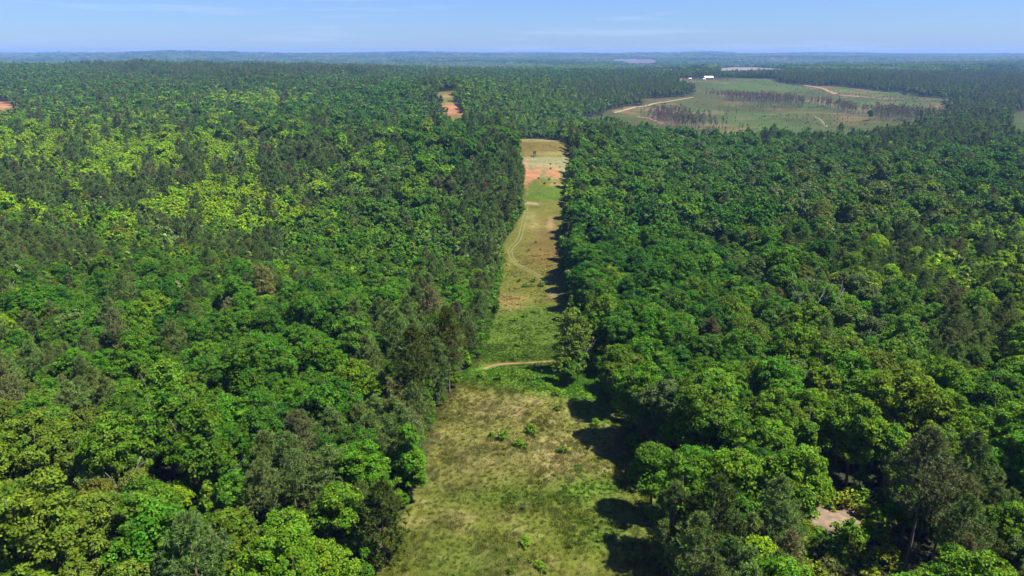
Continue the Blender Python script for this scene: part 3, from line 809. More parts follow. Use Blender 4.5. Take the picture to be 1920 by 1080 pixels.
def small_trees(x, y):
    u, v = project(x, y, ground(x, y) + 12)
    q = blob(u, v, 330, 430, 480, 110) + blob(u, v, 760, 480, 160, 60) + .7 * blob(u, v, 130, 640, 220, 90) + .8 * blob(u, v, 1800, 480, 160, 110) + .5 * blob(u, v, 1250, 330, 220, 50)
    return 1 - .40 * np.clip(q, 0, 1)
def open_ground(x, y, margin):
    """True where no tree stands"""
    o = strip_dist(x, y) + (fbm(x, y, 95, 9.0) - .5) * 2.0 > -margin
    o &= (y > 20)
    o |= inside(P_CUT, *ragged(x, y))
    for p in (P_UPPER, P_PALE, P_PALE_B, P_RED, P_EAST, P_BARE, P_SCRUB, P_GAP, P_FAR, *P_HILLS): o |= inside(p, x, y)
    return o

# ------------------------------------------------------------------ single trees that stand out in the photograph
# key, variant, (u, v) of the crown's middle, colour, size, label, short name for neighbours
LAND = [
 ('cone0',0,(768,846),(0.069,0.176,0.008),1.0,'fresh green pyramid shaped tree among pines at the strip\'s left edge','fresh green pyramid tree'),
 ('airy0',0,(1076,620),(0.118,0.180,0.019),0.95,'pale airy tall tree leaning over the right edge of the grass strip','pale airy tree'),
 ('young0',2,(1050,674),(0.092,0.160,0.014),1.1,'small pale green tree under the left side of the pale airy tree','small tree under the pale one'),
 ('young0',1,(1084,680),(0.080,0.151,0.012),1.2,'low round tree under the right side of the pale airy tree','low tree under the pale one'),
 ('young0',3,(1066,692),(0.067,0.139,0.010),1.2,'low bushy tree in front of the pale airy tree\'s trunk','bushy tree before the trunk'),
 ('broad0',5,(322,935),(0.151,0.240,0.007),.72,'small lime green tree in front of the big dark crowns','small lime green tree'),
 ('broad0',1,(62,845),(0.098,0.152,0.010),1.15,'large yellow olive round oak behind the front oak at the left border','upper yellow olive oak'),
 ('broad0',4,(75,985),(0.104,0.158,0.010),1.25,'largest yellow olive oak with grey limbs in the lower left corner','front yellow olive oak'),
 ('broad0',0,(180,980),(0.101,0.155,0.012),.95,'yellow olive oak right of the largest one in the lower left corner','lower left side oak'),
 ('broad0',4,(330,790),(0.061,0.138,0.007),1.15,'wide mid green crown above the small lime green tree','wide mid green crown'),
 ('broad0',2,(455,690),(0.050,0.125,0.006),1.15,'tall dark green crown with deep gaps left of the big pines','tall dark gappy crown'),
 ('broad0',1,(560,650),(0.057,0.147,0.006),1.0,'dark green many lobed crown behind the tall gappy dark one','many lobed dark crown'),
 ('broad0',0,(715,575),(0.060,0.156,0.006),1.1,'bright topped dark green tree just behind the big olive pines','dark tree behind the pines'),
 ('pine0',2,(775,690),(0.062,0.089,0.010),1.1,'big olive pine in front of its pine clump beside the grass','big front olive pine'),
 ('pine0',0,(840,640),(0.079,0.092,0.010),1.1,'big olive pine nearest the dirt track of the left pine clump','big track side pine'),
 ('pine0',4,(716,965),(0.058,0.087,0.010),1.15,'bushy grey olive pine standing at the strip\'s left edge near the bottom','bushy edge pine'),
 ('pine0',0,(560,850),(0.108,0.118,0.040),1.0,'brownish olive pine between green crowns left of the pyramid tree','brownish olive pine'),
 ('broad0',5,(640,955),(0.081,0.170,0.007),1.0,'bright green rounded tree left of the bushy edge pine','bright green rounded tree'),
 ('pine0',3,(1340,975),(0.058,0.094,0.015),1.2,'large grey green bushy pine at the strip\'s lower right corner','large grey green pine'),
 ('pine0',2,(1728,915),(0.100,0.116,0.040),1.15,'broad olive brown pine right of the bare soil patch','broad olive brown pine'),
 ('pine0',1,(1770,945),(0.068,0.094,0.010),1.0,'slimmer olive pine just right of the broad olive brown pine','slimmer olive pine'),
 ('broad0',2,(1300,770),(0.069,0.138,0.007),1.2,'tall bright topped green tree at the right edge of the grass','tall edge tree'),
 ('broad0',0,(1170,690),(0.078,0.138,0.007),1.0,'yellowish green edge tree just right of the pale airy tree','yellowish edge tree'),
 ('broad0',3,(1225,880),(0.069,0.156,0.008),.95,'green tree whose leaves reach down to the shaded grass edge','low leafed edge tree'),
 ('cone0',1,(1510,840),(0.078,0.153,0.010),1.1,'columnar mid green tree with dark gaps at both sides','columnar green tree'),
 ('broad0',4,(1700,750),(0.113,0.172,0.007),1.2,'wide light green crown right of the columnar green tree','wide light green crown'),
 ('broad0',1,(1450,790),(0.081,0.152,0.007),1.1,'full light green crown left of the columnar green tree','full light crown'),
 ('broad0',1,(1530,400),(0.095,0.139,0.015),1.3,'large greyish olive crown in the upper right forest','large greyish olive crown'),
 ('broad0',4,(1700,352),(0.100,0.156,0.019),1.35,'pale grey green wide crown behind the greyish olive one','pale grey wide crown'),
 ('broad0',0,(1150,305),(0.050,0.119,0.007),1.1,'dark round tree near the far end of the right edge','dark round far tree'),
 ('broad0',2,(1440,385),(0.050,0.122,0.007),1.15,'dark green upright tree left of the greyish olive crown','dark upright tree'),
 ('broad0',0,(845,395),(0.050,0.119,0.007),1.0,'dark rounded tree among paler ones left of the strip','dark rounded tree'),
 ('airy0',1,(448,275),(0.119,0.176,0.019),1.0,'pale thin crowned tree above the lime coloured young wood','pale thin tree'),
 ('airy0',1,(498,178),(0.162,0.210,0.034),1.3,'palest tree beside the small far lime patch','palest far tree'),
 ('broad0',0,(1632,212),(0.081,0.164,0.013),1.0,'lone fresh green tree at the lower edge of the cut over field','lone field edge tree'),
 ('airy0',0,(490,528),(0.150,0.152,0.034),.95,'grey tan almost leafless crown in the green left forest','grey tan crown'),
 ('broad0',3,(1590,610),(0.092,0.156,0.017),1.2,'soft grey green crown right of the bleached dead tree','soft grey green crown'),
]
landmarks = []
occupied = []
KIND0 = {'pine0': 'pine_tree', 'young0': 'young_tree'}
def trunk_for(key, i): return PROTO[key][i][1]
KIND = {'broad0': ('broadleaf_tree', 'tree', 'broadleaf trees of the forest'), 'cone0': ('broadleaf_tree', 'tree', 'broadleaf trees of the forest'),
        'airy0': ('broadleaf_tree', 'tree', 'broadleaf trees of the forest'), 'pine0': ('pine_tree', 'pine tree', 'pines of the forest'),
        'young0': ('young_tree', 'young tree', 'young trees of the forest'), 'bush0': ('bush', 'bush', 'bushes on and beside the grass strip')}
n_made = 0
def plant(key, i, x, y, s, rot, tint, label, lean=(0, 0), sz=None):
    global n_made
    nm, cat, grp = KIND[key]
    crown, trunk, H, RX = PROTO[key][i]
    e = bpy.data.objects.new(nm, None); e.empty_display_size = 1.0
    e.location = (x, y, float(ground(x, y))); e.rotation_euler = (lean[0], lean[1], rot)
    e.scale = (s, s, s * (sz or 1.0)); link(e)
    tag(e, label, cat, grp)
    c = bpy.data.objects.new('foliage' if key == 'bush0' else 'crown', crown); c.parent = e; c['tint'] = [float(q) for q in tint]; link(c)
    t = bpy.data.objects.new('stem' if key == 'bush0' else 'trunk', trunk); t.parent = e; link(t)
    n_made += 1
    return e
g = rs(900)
for key, i, (u, v), tint, s, label, short in LAND:
    H = PROTO[key][i][2] * s
    x, y = at(u, v, H * .62)
    landmarks.append((x, y, short)); occupied.append((x, y, PROTO[key][i][3] * s, KIND0.get(key, 'broadleaf_tree')))
    plant(key, i, x, y, s, g.rand() * 6.28, tint, label)

# ------------------------------------------------------------------ forest: places
def in_wedge(x, y, m=.80, pad=14): return (np.abs(x) < y * m + pad)
rng = rs(1234)
# near: every tree has its own room
NEAR_R = 300.0
cell = 4.0
grid = {}
def room(x, y, r):
    i, j = int(x // cell), int(y // cell)
    for a in range(i - 3, i + 4):
        for b in range(j - 3, j + 4):
            for (px, py, pr) in grid.get((a, b), ()):
                if (px - x) ** 2 + (py - y) ** 2 < (pr + r) ** 2: return False
    return True
def take(x, y, r): grid.setdefault((int(x // cell), int(y // cell)), []).append((x, y, r))
for x, y, r, _ in occupied: take(x, y, r * .62)
def hides(x, y, r, s):
    """a tall tree close before one of the trees that stand clear in the photograph"""
    for lx, ly, lr, kind in occupied:
        if ly > 320 or (s == 1 and kind == 'pine_tree'): continue
        dl = math.hypot(lx, ly); ax, ay = -lx / dl, -ly / dl
        f = (x - lx) * ax + (y - ly) * ay; q = abs((x - lx) * ay - (y - ly) * ax)
        if 0 < f < 11 and q < .55 * lr + .45 * r: return True
    return False
near = []
nc = 26000
cx = rng.uniform(-NEAR_R * .8 - 14, NEAR_R * .8 + 14, nc); cyy = rng.uniform(62, NEAR_R, nc)
k = in_wedge(cx, cyy); cx, cyy = cx[k], cyy[k]
s_, col_, pal_ = tree_mix(cx, cyy, rng)
mg = np.where(s_ == 0, np.where((cx > 8) & (cyy > 200), 6.0, 3.0), np.where(s_ == 1, 2.8, 1.0))
k = ~open_ground(cx, cyy, mg)
cx, cyy, s_, col_ = cx[k], cyy[k], s_[k], col_[k]
NP = {0: 6, 1: 5, 2: 4}
st_ = small_trees(cx, cyy)
for x, y, s, c, sm in zip(cx, cyy, s_, col_, st_):
    edge = -float(strip_dist(x, y))
    var = rng.randint(NP[s])
    key = ('broad0', 'pine0', 'young0')[s]
    if s == 1 and edge < 12: var = rng.choice([3, 4, 4])
    sc = rng.uniform(.66, 1.14) if s == 0 else rng.uniform(.7, 1.10) if s == 1 else rng.uniform(.7, 1.25)
    if s < 2: sc *= sm
    r = PROTO[key][var][3] * sc * (.53 if s == 0 else .50 if s == 1 else .50)
    if not room(x, y, r) or (s < 2 and hides(x, y, r, s)): continue
    take(x, y, r)
    near.append((x, y, s, var, sc, c))
print('near trees', len(near), round(time.time() - T0, 1))

# the 300 of each kind that show largest become things of their own
nearA = np.array([(n[0], n[1]) for n in near])
nz = ground(nearA[:, 0], nearA[:, 1])
pu, pv = project(nearA[:, 0], nearA[:, 1], nz + 9)
vis = (pu > -30) & (pu < 1950) & (pv > 100) & (pv < 1120)
dist = np.hypot(nearA[:, 0], nearA[:, 1])
single = np.zeros(len(near), bool)
nsp = np.array([n[2] for n in near])
for s, cap in ((0, 272), (1, 290), (2, 292)):
    i = np.nonzero(vis & (nsp == s))[0]
    sz = np.array([PROTO[('broad0', 'pine0', 'young0')[s]][near[q][3]][3] * near[q][4] for q in i]) / dist[i]
    single[i[np.argsort(-sz)[:cap]]] = True

ORD = ['first', 'second', 'third', 'fourth', 'fifth', 'sixth', 'seventh', 'eighth', 'ninth', 'tenth', 'eleventh', 'twelfth', 'thirteenth', 'fourteenth', 'fifteenth', 'sixteenth', 'seventeenth', 'eighteenth', 'nineteenth', 'twentieth']
def ordinal(n):
    if n < 20: return ORD[n]
    tens = {2: 'twenty', 3: 'thirty', 4: 'forty', 5: 'fifty', 6: 'sixty', 7: 'seventy'}[(n + 1) // 10]
    d = (n + 1) % 10
    return (tens[:-1] + 'ieth') if d == 0 else tens + '-' + ORD[d - 1]
def colour_word(c, s):
    r, gg, b = c
    if s == 1:
        return 'brownish' if r > gg * .98 else 'olive' if r > gg * .80 else 'grey green'
    if r > gg * .72: return 'yellow green' if b < gg * .16 else 'olive green'
    if b > gg * .30: return 'grey green'
    return 'dark green' if gg < .122 else 'mid green' if gg < .162 else 'bright green'
LM = np.array([(a, b) for a, b, _ in landmarks])
def make_labels(rows, noun):
    """rows: list of (x, y, colour word). Each label: colour, kind, and its count in a direction from a tree or thing that stands out"""
    out = [None] * len(rows); buckets = {}
    for i, (x, y, w) in enumerate(rows):
        d2 = (LM[:, 0] - x) ** 2 + (LM[:, 1] - y) ** 2
        j = int(np.argmin(d2)); dx, dy = x - LM[j, 0], y - LM[j, 1]
        rel = ('to the left of' if dx < 0 else 'to the right of') if abs(dx) > abs(dy) else ('behind' if dy > 0 else 'in front of')
        buckets.setdefault((j, rel, w), []).append((d2[j], i))
    for (j, rel, w), lst in buckets.items():
        for q, (_, i) in enumerate(sorted(lst)):
            where = 'nearest ' + rel if q == 0 else ordinal(q) + ' ' + rel
            out[i] = f'{w} {noun}, {where} the {landmarks[j][2]}'
    return out
NOUN = {0: 'broadleaf tree', 1: 'pine', 2: 'young tree'}
for s in (0, 1, 2):
    ids = np.nonzero(single & (nsp == s))[0]
    labs = make_labels([(near[i][0], near[i][1], colour_word(near[i][5], s)) for i in ids], NOUN[s])
    for i, lab in zip(ids, labs):
        x, y, _, var, sc, c = near[i]
        plant(('broad0', 'pine0', 'young0')[s], var, x, y, sc, rng.rand() * 6.28, c, lab,
              (rng.normal() * .03, rng.normal() * .03), rng.uniform(.9, 1.12))

# ------------------------------------------------------------------ instancer for what nobody could count
def instancer(name, keys, P, which, scale, rot, tint):
    """one object: tree shapes on points. P (n,3), which: number of the shape, scale (n,3)"""
    coll = bpy.data.collections.new(name + '_shapes')
    k = 0
    for key in keys:
        for crown, trunk, H, RX in PROTO[key]:
            if trunk is None: me = crown
            else: me = joined(crown, trunk)
            o = bpy.data.objects.new(f'shape_{name}_{k:03d}', me); coll.objects.link(o); k += 1
    n = len(P)
    me = bpy.data.meshes.new(name)
    me.vertices.add(n); me.vertices.foreach_set('co', np.asarray(P, np.float32).ravel())
    for nm, typ, val in (('which', 'INT', which), ('size', 'FLOAT_VECTOR', scale), ('turn', 'FLOAT_VECTOR', rot), ('tint', 'FLOAT_VECTOR', tint)):
        a = me.attributes.new(nm, typ, 'POINT')
        a.data.foreach_set('vector' if typ == 'FLOAT_VECTOR' else 'value', np.asarray(val, np.int32 if typ == 'INT' else np.float32).ravel())
    o = mesh_obj(name, me)
    ng = bpy.data.node_groups.new(name, 'GeometryNodeTree')
    ng.interface.new_socket('Geometry', in_out='INPUT', socket_type='NodeSocketGeometry')
    ng.interface.new_socket('Geometry', in_out='OUTPUT', socket_type='NodeSocketGeometry')
    N, L = ng.nodes, ng.links
    gi, go = N.new('NodeGroupInput'), N.new('NodeGroupOutput')
    ip = N.new('GeometryNodeInstanceOnPoints'); ci = N.new('GeometryNodeCollectionInfo')
    ci.inputs['Collection'].default_value = coll; ci.inputs['Separate Children'].default_value = True; ci.inputs['Reset Children'].default_value = True
    def attr(nm, dt):
        a = N.new('GeometryNodeInputNamedAttribute'); a.data_type = dt; a.inputs['Name'].default_value = nm
        return a.outputs['Attribute']
    L.new(gi.outputs[0], ip.inputs['Points']); L.new(ci.outputs[0], ip.inputs['Instance'])
    ip.inputs['Pick Instance'].default_value = True
    L.new(attr('which', 'INT'), ip.inputs['Instance Index'])
    L.new(attr('size', 'FLOAT_VECTOR'), ip.inputs['Scale'])
    er = N.new('FunctionNodeEulerToRotation'); L.new(attr('turn', 'FLOAT_VECTOR'), er.inputs[0])
    L.new(er.outputs[0], ip.inputs['Rotation'])
    L.new(ip.outputs[0], go.inputs[0])
    md = o.modifiers.new('scatter', 'NODES'); md.node_group = ng
    return tag(o, kind='stuff')
_joined = {}
def joined(a, b):
    """crown and trunk in one mesh, for the uncounted trees"""
    key = (a.name, b.name)
    if key in _joined: return _joined[key]
    V, F_, Z, MI, TO, HU = [], [], [], [], [], []; off = 0
    for mi, m in enumerate((a, b)):
        v = np.empty(len(m.vertices) * 3, np.float32); m.vertices.foreach_get('co', v); V.append(v.reshape(-1, 3))
        f = np.empty(len(m.loops), np.int32); m.loops.foreach_get('vertex_index', f); F_.append(f + off)
        z = np.empty(len(m.polygons), np.int32); m.polygons.foreach_get('loop_total', z); Z.append(z)
        MI.append(np.full(len(z), mi)); off += len(m.vertices)
        for nm, dst, dv in (('leaf_tone', TO, 1.0), ('leaf_hue', HU, .5)):
            if nm in m.attributes:
                q = np.empty(len(z), np.float32); m.attributes[nm].data.foreach_get('value', q); dst.append(q)
            else: dst.append(np.full(len(z), dv, np.float32))
    me = raw_mesh(a.name, np.concatenate(V), np.concatenate(F_), np.concatenate(Z), [a.materials[0], b.materials[0]],
                  {'leaf_tone': ('FLOAT', 'FACE', np.concatenate(TO)), 'leaf_hue': ('FLOAT', 'FACE', np.concatenate(HU))}, np.concatenate(MI))
    _joined[key] = me
    return me

# collect every uncounted tree: kind -> list of arrays (x, y, which, scale xyz, tint)
bag = {0: [], 1: [], 2: []}
SETS = {0: ('broad0', 'broad1', 'broad2'), 1: ('pine0', 'pine1', 'pine2', 'bare2'), 2: ('young0', 'young1')}
OFF = {s: np.cumsum([0] + [len(PROTO[k]) for k in SETS[s]]) for s in SETS}
def put(s, lod, x, y, sc, tint, rng, flat=None):
    n = len(x)
    key = SETS[s][lod]
    w = OFF[s][lod] + rng.randint(len(PROTO[key]), size=n)
    sv = np.stack([sc, sc, sc * rng.uniform(.9, 1.12, n)], 1)
    bag[s].append((x, y, w, sv, tint))
rest = ~single
for s in (0, 1, 2):
    i = np.nonzero(rest & (nsp == s))[0]
    put(s, 0, nearA[i, 0], nearA[i, 1], np.array([near[q][4] for q in i]), np.array([near[q][5] for q in i]), rng)
def jitter_places(y0, y1, step, rng, m=.80):
    X = np.arange(-y1 * m - 20, y1 * m + 20, step); Y = np.arange(y0, y1, step)
    a, b = np.meshgrid(X, Y)
    a = a + rng.uniform(-.5, .5, a.shape) * step; b = b + rng.uniform(-.5, .5, b.shape) * step
    a, b = a.ravel(), b.ravel()
    k = in_wedge(a, b, m) & (b > y0) & (b < y1)
    return a[k], b[k]
for (y0, y1, step, lod) in ((NEAR_R, 820, 4.6, 1), (820, 2750, 8.2, 2)):
    x, y = jitter_places(y0, y1, step, rng)
    s, c, _ = tree_mix(x, y, rng)
    # larger crowns need more room: thin them
    smf = small_trees(x, y) if lod == 1 else np.ones(len(x))
    keep = rng.rand(len(x)) < (np.array([.36, .58, .95]) if lod == 1 else np.array([.85, .9, .95]))[s] / smf ** 2
    keep &= ~open_ground(x, y, np.where(s == 0, np.where((y < 460) & (x > 0), 6.5, 4.4), 2.4))
    x, y, s, c, smf = x[keep], y[keep], s[keep], c[keep], smf[keep]
    for q in (0, 1, 2):
        k = s == q
        sc = rng.uniform(.68, 1.14, k.sum()) if q < 2 else rng.uniform(.8, 1.25, k.sum())
        if q < 2: sc = sc * smf[k]
        if q == 0 and lod == 1: sc = sc * np.where(rng.rand(k.sum()) < .2, 1.15, 1.0)
        if q == 2 and lod == 2: sc = sc * 1.25
        put(q, min(lod, 1) if q == 2 else lod, x[k], y[k], sc, c[k], rng)
# extra young growth that fills the lime coloured young wood
x, y = jitter_places(300, 820, 2.9, rng); u, v = project(x, y, ground(x, y) + 6)
w = np.clip(blob(u, v, 240, 310, 250, 60) + blob(u, v, 430, 355, 90, 35) + .8 * blob(u, v, 1840, 490, 100, 80) + .6 * blob(u, v, 1150, 330, 90, 40), 0, 1)
k = (rng.rand(len(x)) < w * .8) & ~open_ground(x, y, 1.0); x, y = x[k], y[k]
lime = np.array(PAL['lime']) * (1 + .14 * rng.normal(size=(len(x), 1))) * (1 + .07 * rng.normal(size=(len(x), 3)))
put(2, 1, x, y, rng.uniform(.85, 1.4, len(x)), np.maximum(lime, .005), rng)
# lower trees that close the gaps of the canopy
for (y0, y1, step, pr, s0, s1) in ((230, 820, 3.7, .42, .8, 1.5), (820, 2200, 8.0, .5, 1.3, 1.9)):
    x, y = jitter_places(y0, y1, step, rng)
    k = (rng.rand(len(x)) < pr) & ~open_ground(x, y, 1.5); x, y = x[k], y[k]
    _, c, _ = tree_mix(x, y, rng)
    isp = c[:, 0] / c[:, 1] > .66
    c = np.where((isp & (c[:, 1] < .17))[:, None], np.array(PAL['mid']), c)
    put(2, 1, x, y, rng.uniform(s0, s1, len(x)), np.maximum(c * (1 + .1 * rng.normal(size=(len(x), 1))), .005), rng)
# undergrowth between the near trees and along the strip
x, y = jitter_places(62, 420, 3.0, rng); d = -strip_dist(x, y)
edge_w = np.exp(-((d - 1.5) / 3.0) ** 2)
k = (rng.rand(len(x)) < .30 + .55 * edge_w) & ~open_ground(x, y, .3); x, y, d = x[k], y[k], d[k]
n = len(x)
cu = np.where(rng.rand(n, 1) < .5, np.array(PAL['light']), np.array(PAL['mid'])) * (1 + .2 * rng.normal(size=(n, 1)) * .6)
put(2, 0, x, y, rng.uniform(.35, .85, n), np.maximum(cu, .005), rng)
# standing strips in the cut-over field
for q, poly in enumerate(STRIPS_BROWN):
    pa = np.array(poly); lo, hi = pa.min(0), pa.max(0)
    n = int((hi[0] - lo[0]) * (hi[1] - lo[1]) / 34)
    x, y = rng.uniform(lo[0], hi[0], n), rng.uniform(lo[1], hi[1], n)
    k = inside(poly, x, y) & (fbm(x, y, 211, 45.0, 3) + .25 * rng.rand(len(x)) > .50); x, y = x[k] + rng.normal(size=k.sum()) * 9, y[k] + rng.normal(size=k.sum()) * 16
    mixp = rng.rand(len(x))[:, None]
    c = np.where(mixp < .62, np.array(PAL['purple']), np.array(PAL['pine'])) * (1 + .15 * rng.normal(size=(len(x), 1)))
    put(1, 3, x, y, rng.uniform(.75, 1.05, len(x)), np.maximum(c, .01), rng)
# scattered young pines and stumps of the cut-over field
pa = np.array(P_CUT); lo, hi = pa.min(0), pa.max(0)
x, y = rng.uniform(lo[0], hi[0], 9000), rng.uniform(lo[1], hi[1], 9000); k = inside(P_CUT, x, y); x, y = x[k], y[k]
den = fbm(x, y, 171, 90.0, 3); k = rng.rand(len(x)) < np.clip((den - .40) * 3.0, .05, .8); x, y = x[k], y[k]
put(2, 1, x, y, rng.uniform(.16, .45, len(x)), np.where(rng.rand(len(x), 1) < .5, np.array([.075, .085, .035]), np.array([.11, .09, .055])), rng)
u, v = project(x, y, ground(x, y)); k = (v > 222) & (u > 1300) & (u < 1420) & (rng.rand(len(x)) < .35)
put(1, 3, x[k], y[k], rng.uniform(.5, .9, k.sum()), np.tile(np.array([[.07, .075, .04]]), (k.sum(), 1)), rng)

for s, name in ((0, 'broadleaf_forest'), (1, 'pine_forest'), (2, 'young_forest')):
    x = np.concatenate([b[0] for b in bag[s]]); y = np.concatenate([b[1] for b in bag[s]])
    w = np.concatenate([b[2] for b in bag[s]]); sv = np.concatenate([b[3] for b in bag[s]]); c = np.concatenate([b[4] for b in bag[s]])
    rot = np.stack([rng.normal(size=len(x)) * .03, rng.normal(size=len(x)) * .03, rng.rand(len(x)) * 6.28], 1)
    P = np.stack([x, y, ground(x, y) - .1], 1)
    o = instancer(name, SETS[s], P, w, sv, rot, c)
    tag(o, {0: 'green mass of broadleaf trees filling the land beyond the nearer trees', 1: 'dark olive pine stands spread through the forest', 2: 'yellow green young growth and saplings between the taller trees'}[s], 'forest')
    print(name, len(x), round(time.time() - T0, 1))
# far woods
fx, fy, fc, fs = [], [], [], []
for (y0, y1, step) in ((2750, 5200, 21), (5200, 9000, 36), (9000, 15000, 70)):
    x, y = jitter_places(y0, y1, step, rng, .76)
    k = ~open_ground(x, y, 0); x, y = x[k], y[k]
    nn = fbm(x, y, 51, 900.0, 5); k = rng.rand(len(x)) > sstep(.57, .66, nn) * sstep(4200, 5500, y) * .9; x, y = x[k], y[k]
    t = fbm(x, y, 181, 260.0, 4)[:, None]; t2 = fbm(x, y, 191, 600.0, 4)[:, None]
    c = np.array(PAL['dark']) * (1 - sstep(.42, .62, t)) + np.array(PAL['mid']) * sstep(.42, .62, t)
    c = np.where(t2 > .55, np.array(PAL['pine']) * 1.0, c)
    c = c * (1 + .15 * rng.normal(size=(len(x), 1)))
    fx.append(x); fy.append(y); fc.append(np.maximum(c, .006)); fs.append(np.full(len(x), step / 21.0) * rng.uniform(.85, 1.2, len(x)))
x, y, c, sc = map(np.concatenate, (fx, fy, fc, fs))
sv = np.stack([sc, sc, np.minimum(sc, 1.15) * rng.uniform(.8, 1.15, len(x))], 1)
o = instancer('far_forest', ('wood3',), np.stack([x, y, ground(x, y) - 1], 1), rng.randint(3, size=len(x)), sv, np.stack([0 * x, 0 * x, rng.rand(len(x)) * 6.28], 1), c)
tag(o, 'hazy blue green woods covering the far hills up to the horizon', 'forest')
print('far', len(x), round(time.time() - T0, 1))

# ------------------------------------------------------------------ grass
def tuft(name, g, blades, h, spread, w):
    a = g.rand(blades) * 6.28; r = spread * np.sqrt(g.rand(blades))
    c = np.stack([np.cos(a) * r, np.sin(a) * r, np.full(blades, -.04)], 1)
    d = unit(g.normal(size=(blades, 3)) * .45 + [0.03, -.02, .9]); side = unit(np.cross(d, g.normal(size=(blades, 3))))
    hh = (h * g.uniform(.5, 1.25, blades))[:, None]; ww = (w * g.uniform(.7, 1.3, blades))[:, None]
    v = np.empty((blades, 3, 3)); v[:, 0] = c - side * ww / 2; v[:, 1] = c + side * ww / 2; v[:, 2] = c + d * hh + np.array([.12, 0, -.06]) * hh * g.rand(blades, 1)
    return leaf_mesh(name, v.reshape(-1, 3), 3, g.uniform(.75, 1.3, blades), .5 + g.uniform(-.01, .01, blades), M_GRASS)
for i in range(4):
    g = rs(700 + i); proto('tuft', tuft('grass_tuft', g, 44, (.34, .46, .28, .78)[i], (.45, .5, .5, .35)[i], .042), None, .5, .5)
for i in range(3):
    g = rs(720 + i)
    n = 38; d = unit(g.normal(size=(n, 3)) + [0, 0, .8]); c = d * g.uniform(.15, .55, (n, 1)) * np.array([1, 1, .7])
    proto('weed', leaf_mesh('weed', quads(c, unit(d + .5 * g.normal(size=d.shape)), np.full(n, .24), g), 4, g.uniform(.75, 1.25, n), np.full(n, .5), M_LEAF), None, .5, .5)
gx, gy = [], []
for (y0, y1, dens) in ((82, 200, 5.0), (200, 330, 2.2), (330, 640, .7)):
    n = int((y1 - y0) * 60 * dens)
    x = rng.uniform(-22, 38, n); y = rng.uniform(y0, y1, n); gx.append(x); gy.append(y)
x, y = np.concatenate(gx), np.concatenate(gy)
k = strip_dist(x, y) > -2.5; x, y = x[k], y[k]
c = strip_colour(x, y)
dry = c[:, 0] / c[:, 1]
size = rng.uniform(.55, 1.1, len(x)) * np.where(fbm(x, y, 201, 5.0) > .55, 1.35, .85)
low = rng.rand(len(x)) < np.where(y < 180, .75, .6); 
veg = c * 1.22 * (1 + .13 * rng.normal(size=(len(x), 1))) * (1 + .05 * rng.normal(size=(len(x), 3)))
which = np.where(rng.rand(len(x)) < .10, 3, rng.randint(3, size=len(x)))
weed = (rng.rand(len(x)) < np.clip((.80 - dry) * 1.8, .015, .75))
which = np.where(weed, 4 + rng.randint(3, size=len(x)), which)
veg = np.where(weed[:, None], veg * np.array([.8, 1.05, .8]), veg)
clayish = dry > 1.5
k = ~(clayish & (rng.rand(len(x)) < .85)); x, y, size, veg, which, weed = x[k], y[k], size[k], veg[k], which[k], weed[k]
size = np.where(weed, size * .95, size) * np.where(y > 330, .55, np.where(y > 200, .8, 1.0))
for tr in (TRACK, CROSS):
    tp = np.array([at(a, b) for a, b in tr]); dd = np.full(len(x), 1e9)
    for (xa_, ya_), (xb_, yb_) in zip(tp[:-1], tp[1:]):
        ll = (xb_ - xa_) ** 2 + (yb_ - ya_) ** 2; tt = np.clip(((x - xa_) * (xb_ - xa_) + (y - ya_) * (yb_ - ya_)) / ll, 0, 1)
        dd = np.minimum(dd, np.hypot(x - xa_ - tt * (xb_ - xa_), y - ya_ - tt * (yb_ - ya_)))
    k = dd > 1.7; x, y, size, veg, which = x[k], y[k], size[k], veg[k], which[k]
o = instancer('grass', ('tuft', 'weed'), np.stack([x, y, ground(x, y) - .02], 1), which, np.stack([size, size, size], 1),
              np.stack([0 * x, 0 * x, rng.normal(size=len(x)) * .7], 1), np.maximum(veg, .006))
tag(o, 'rough olive and straw coloured grass covering the cleared strip', 'grass')
print('grass', len(x), round(time.time() - T0, 1))

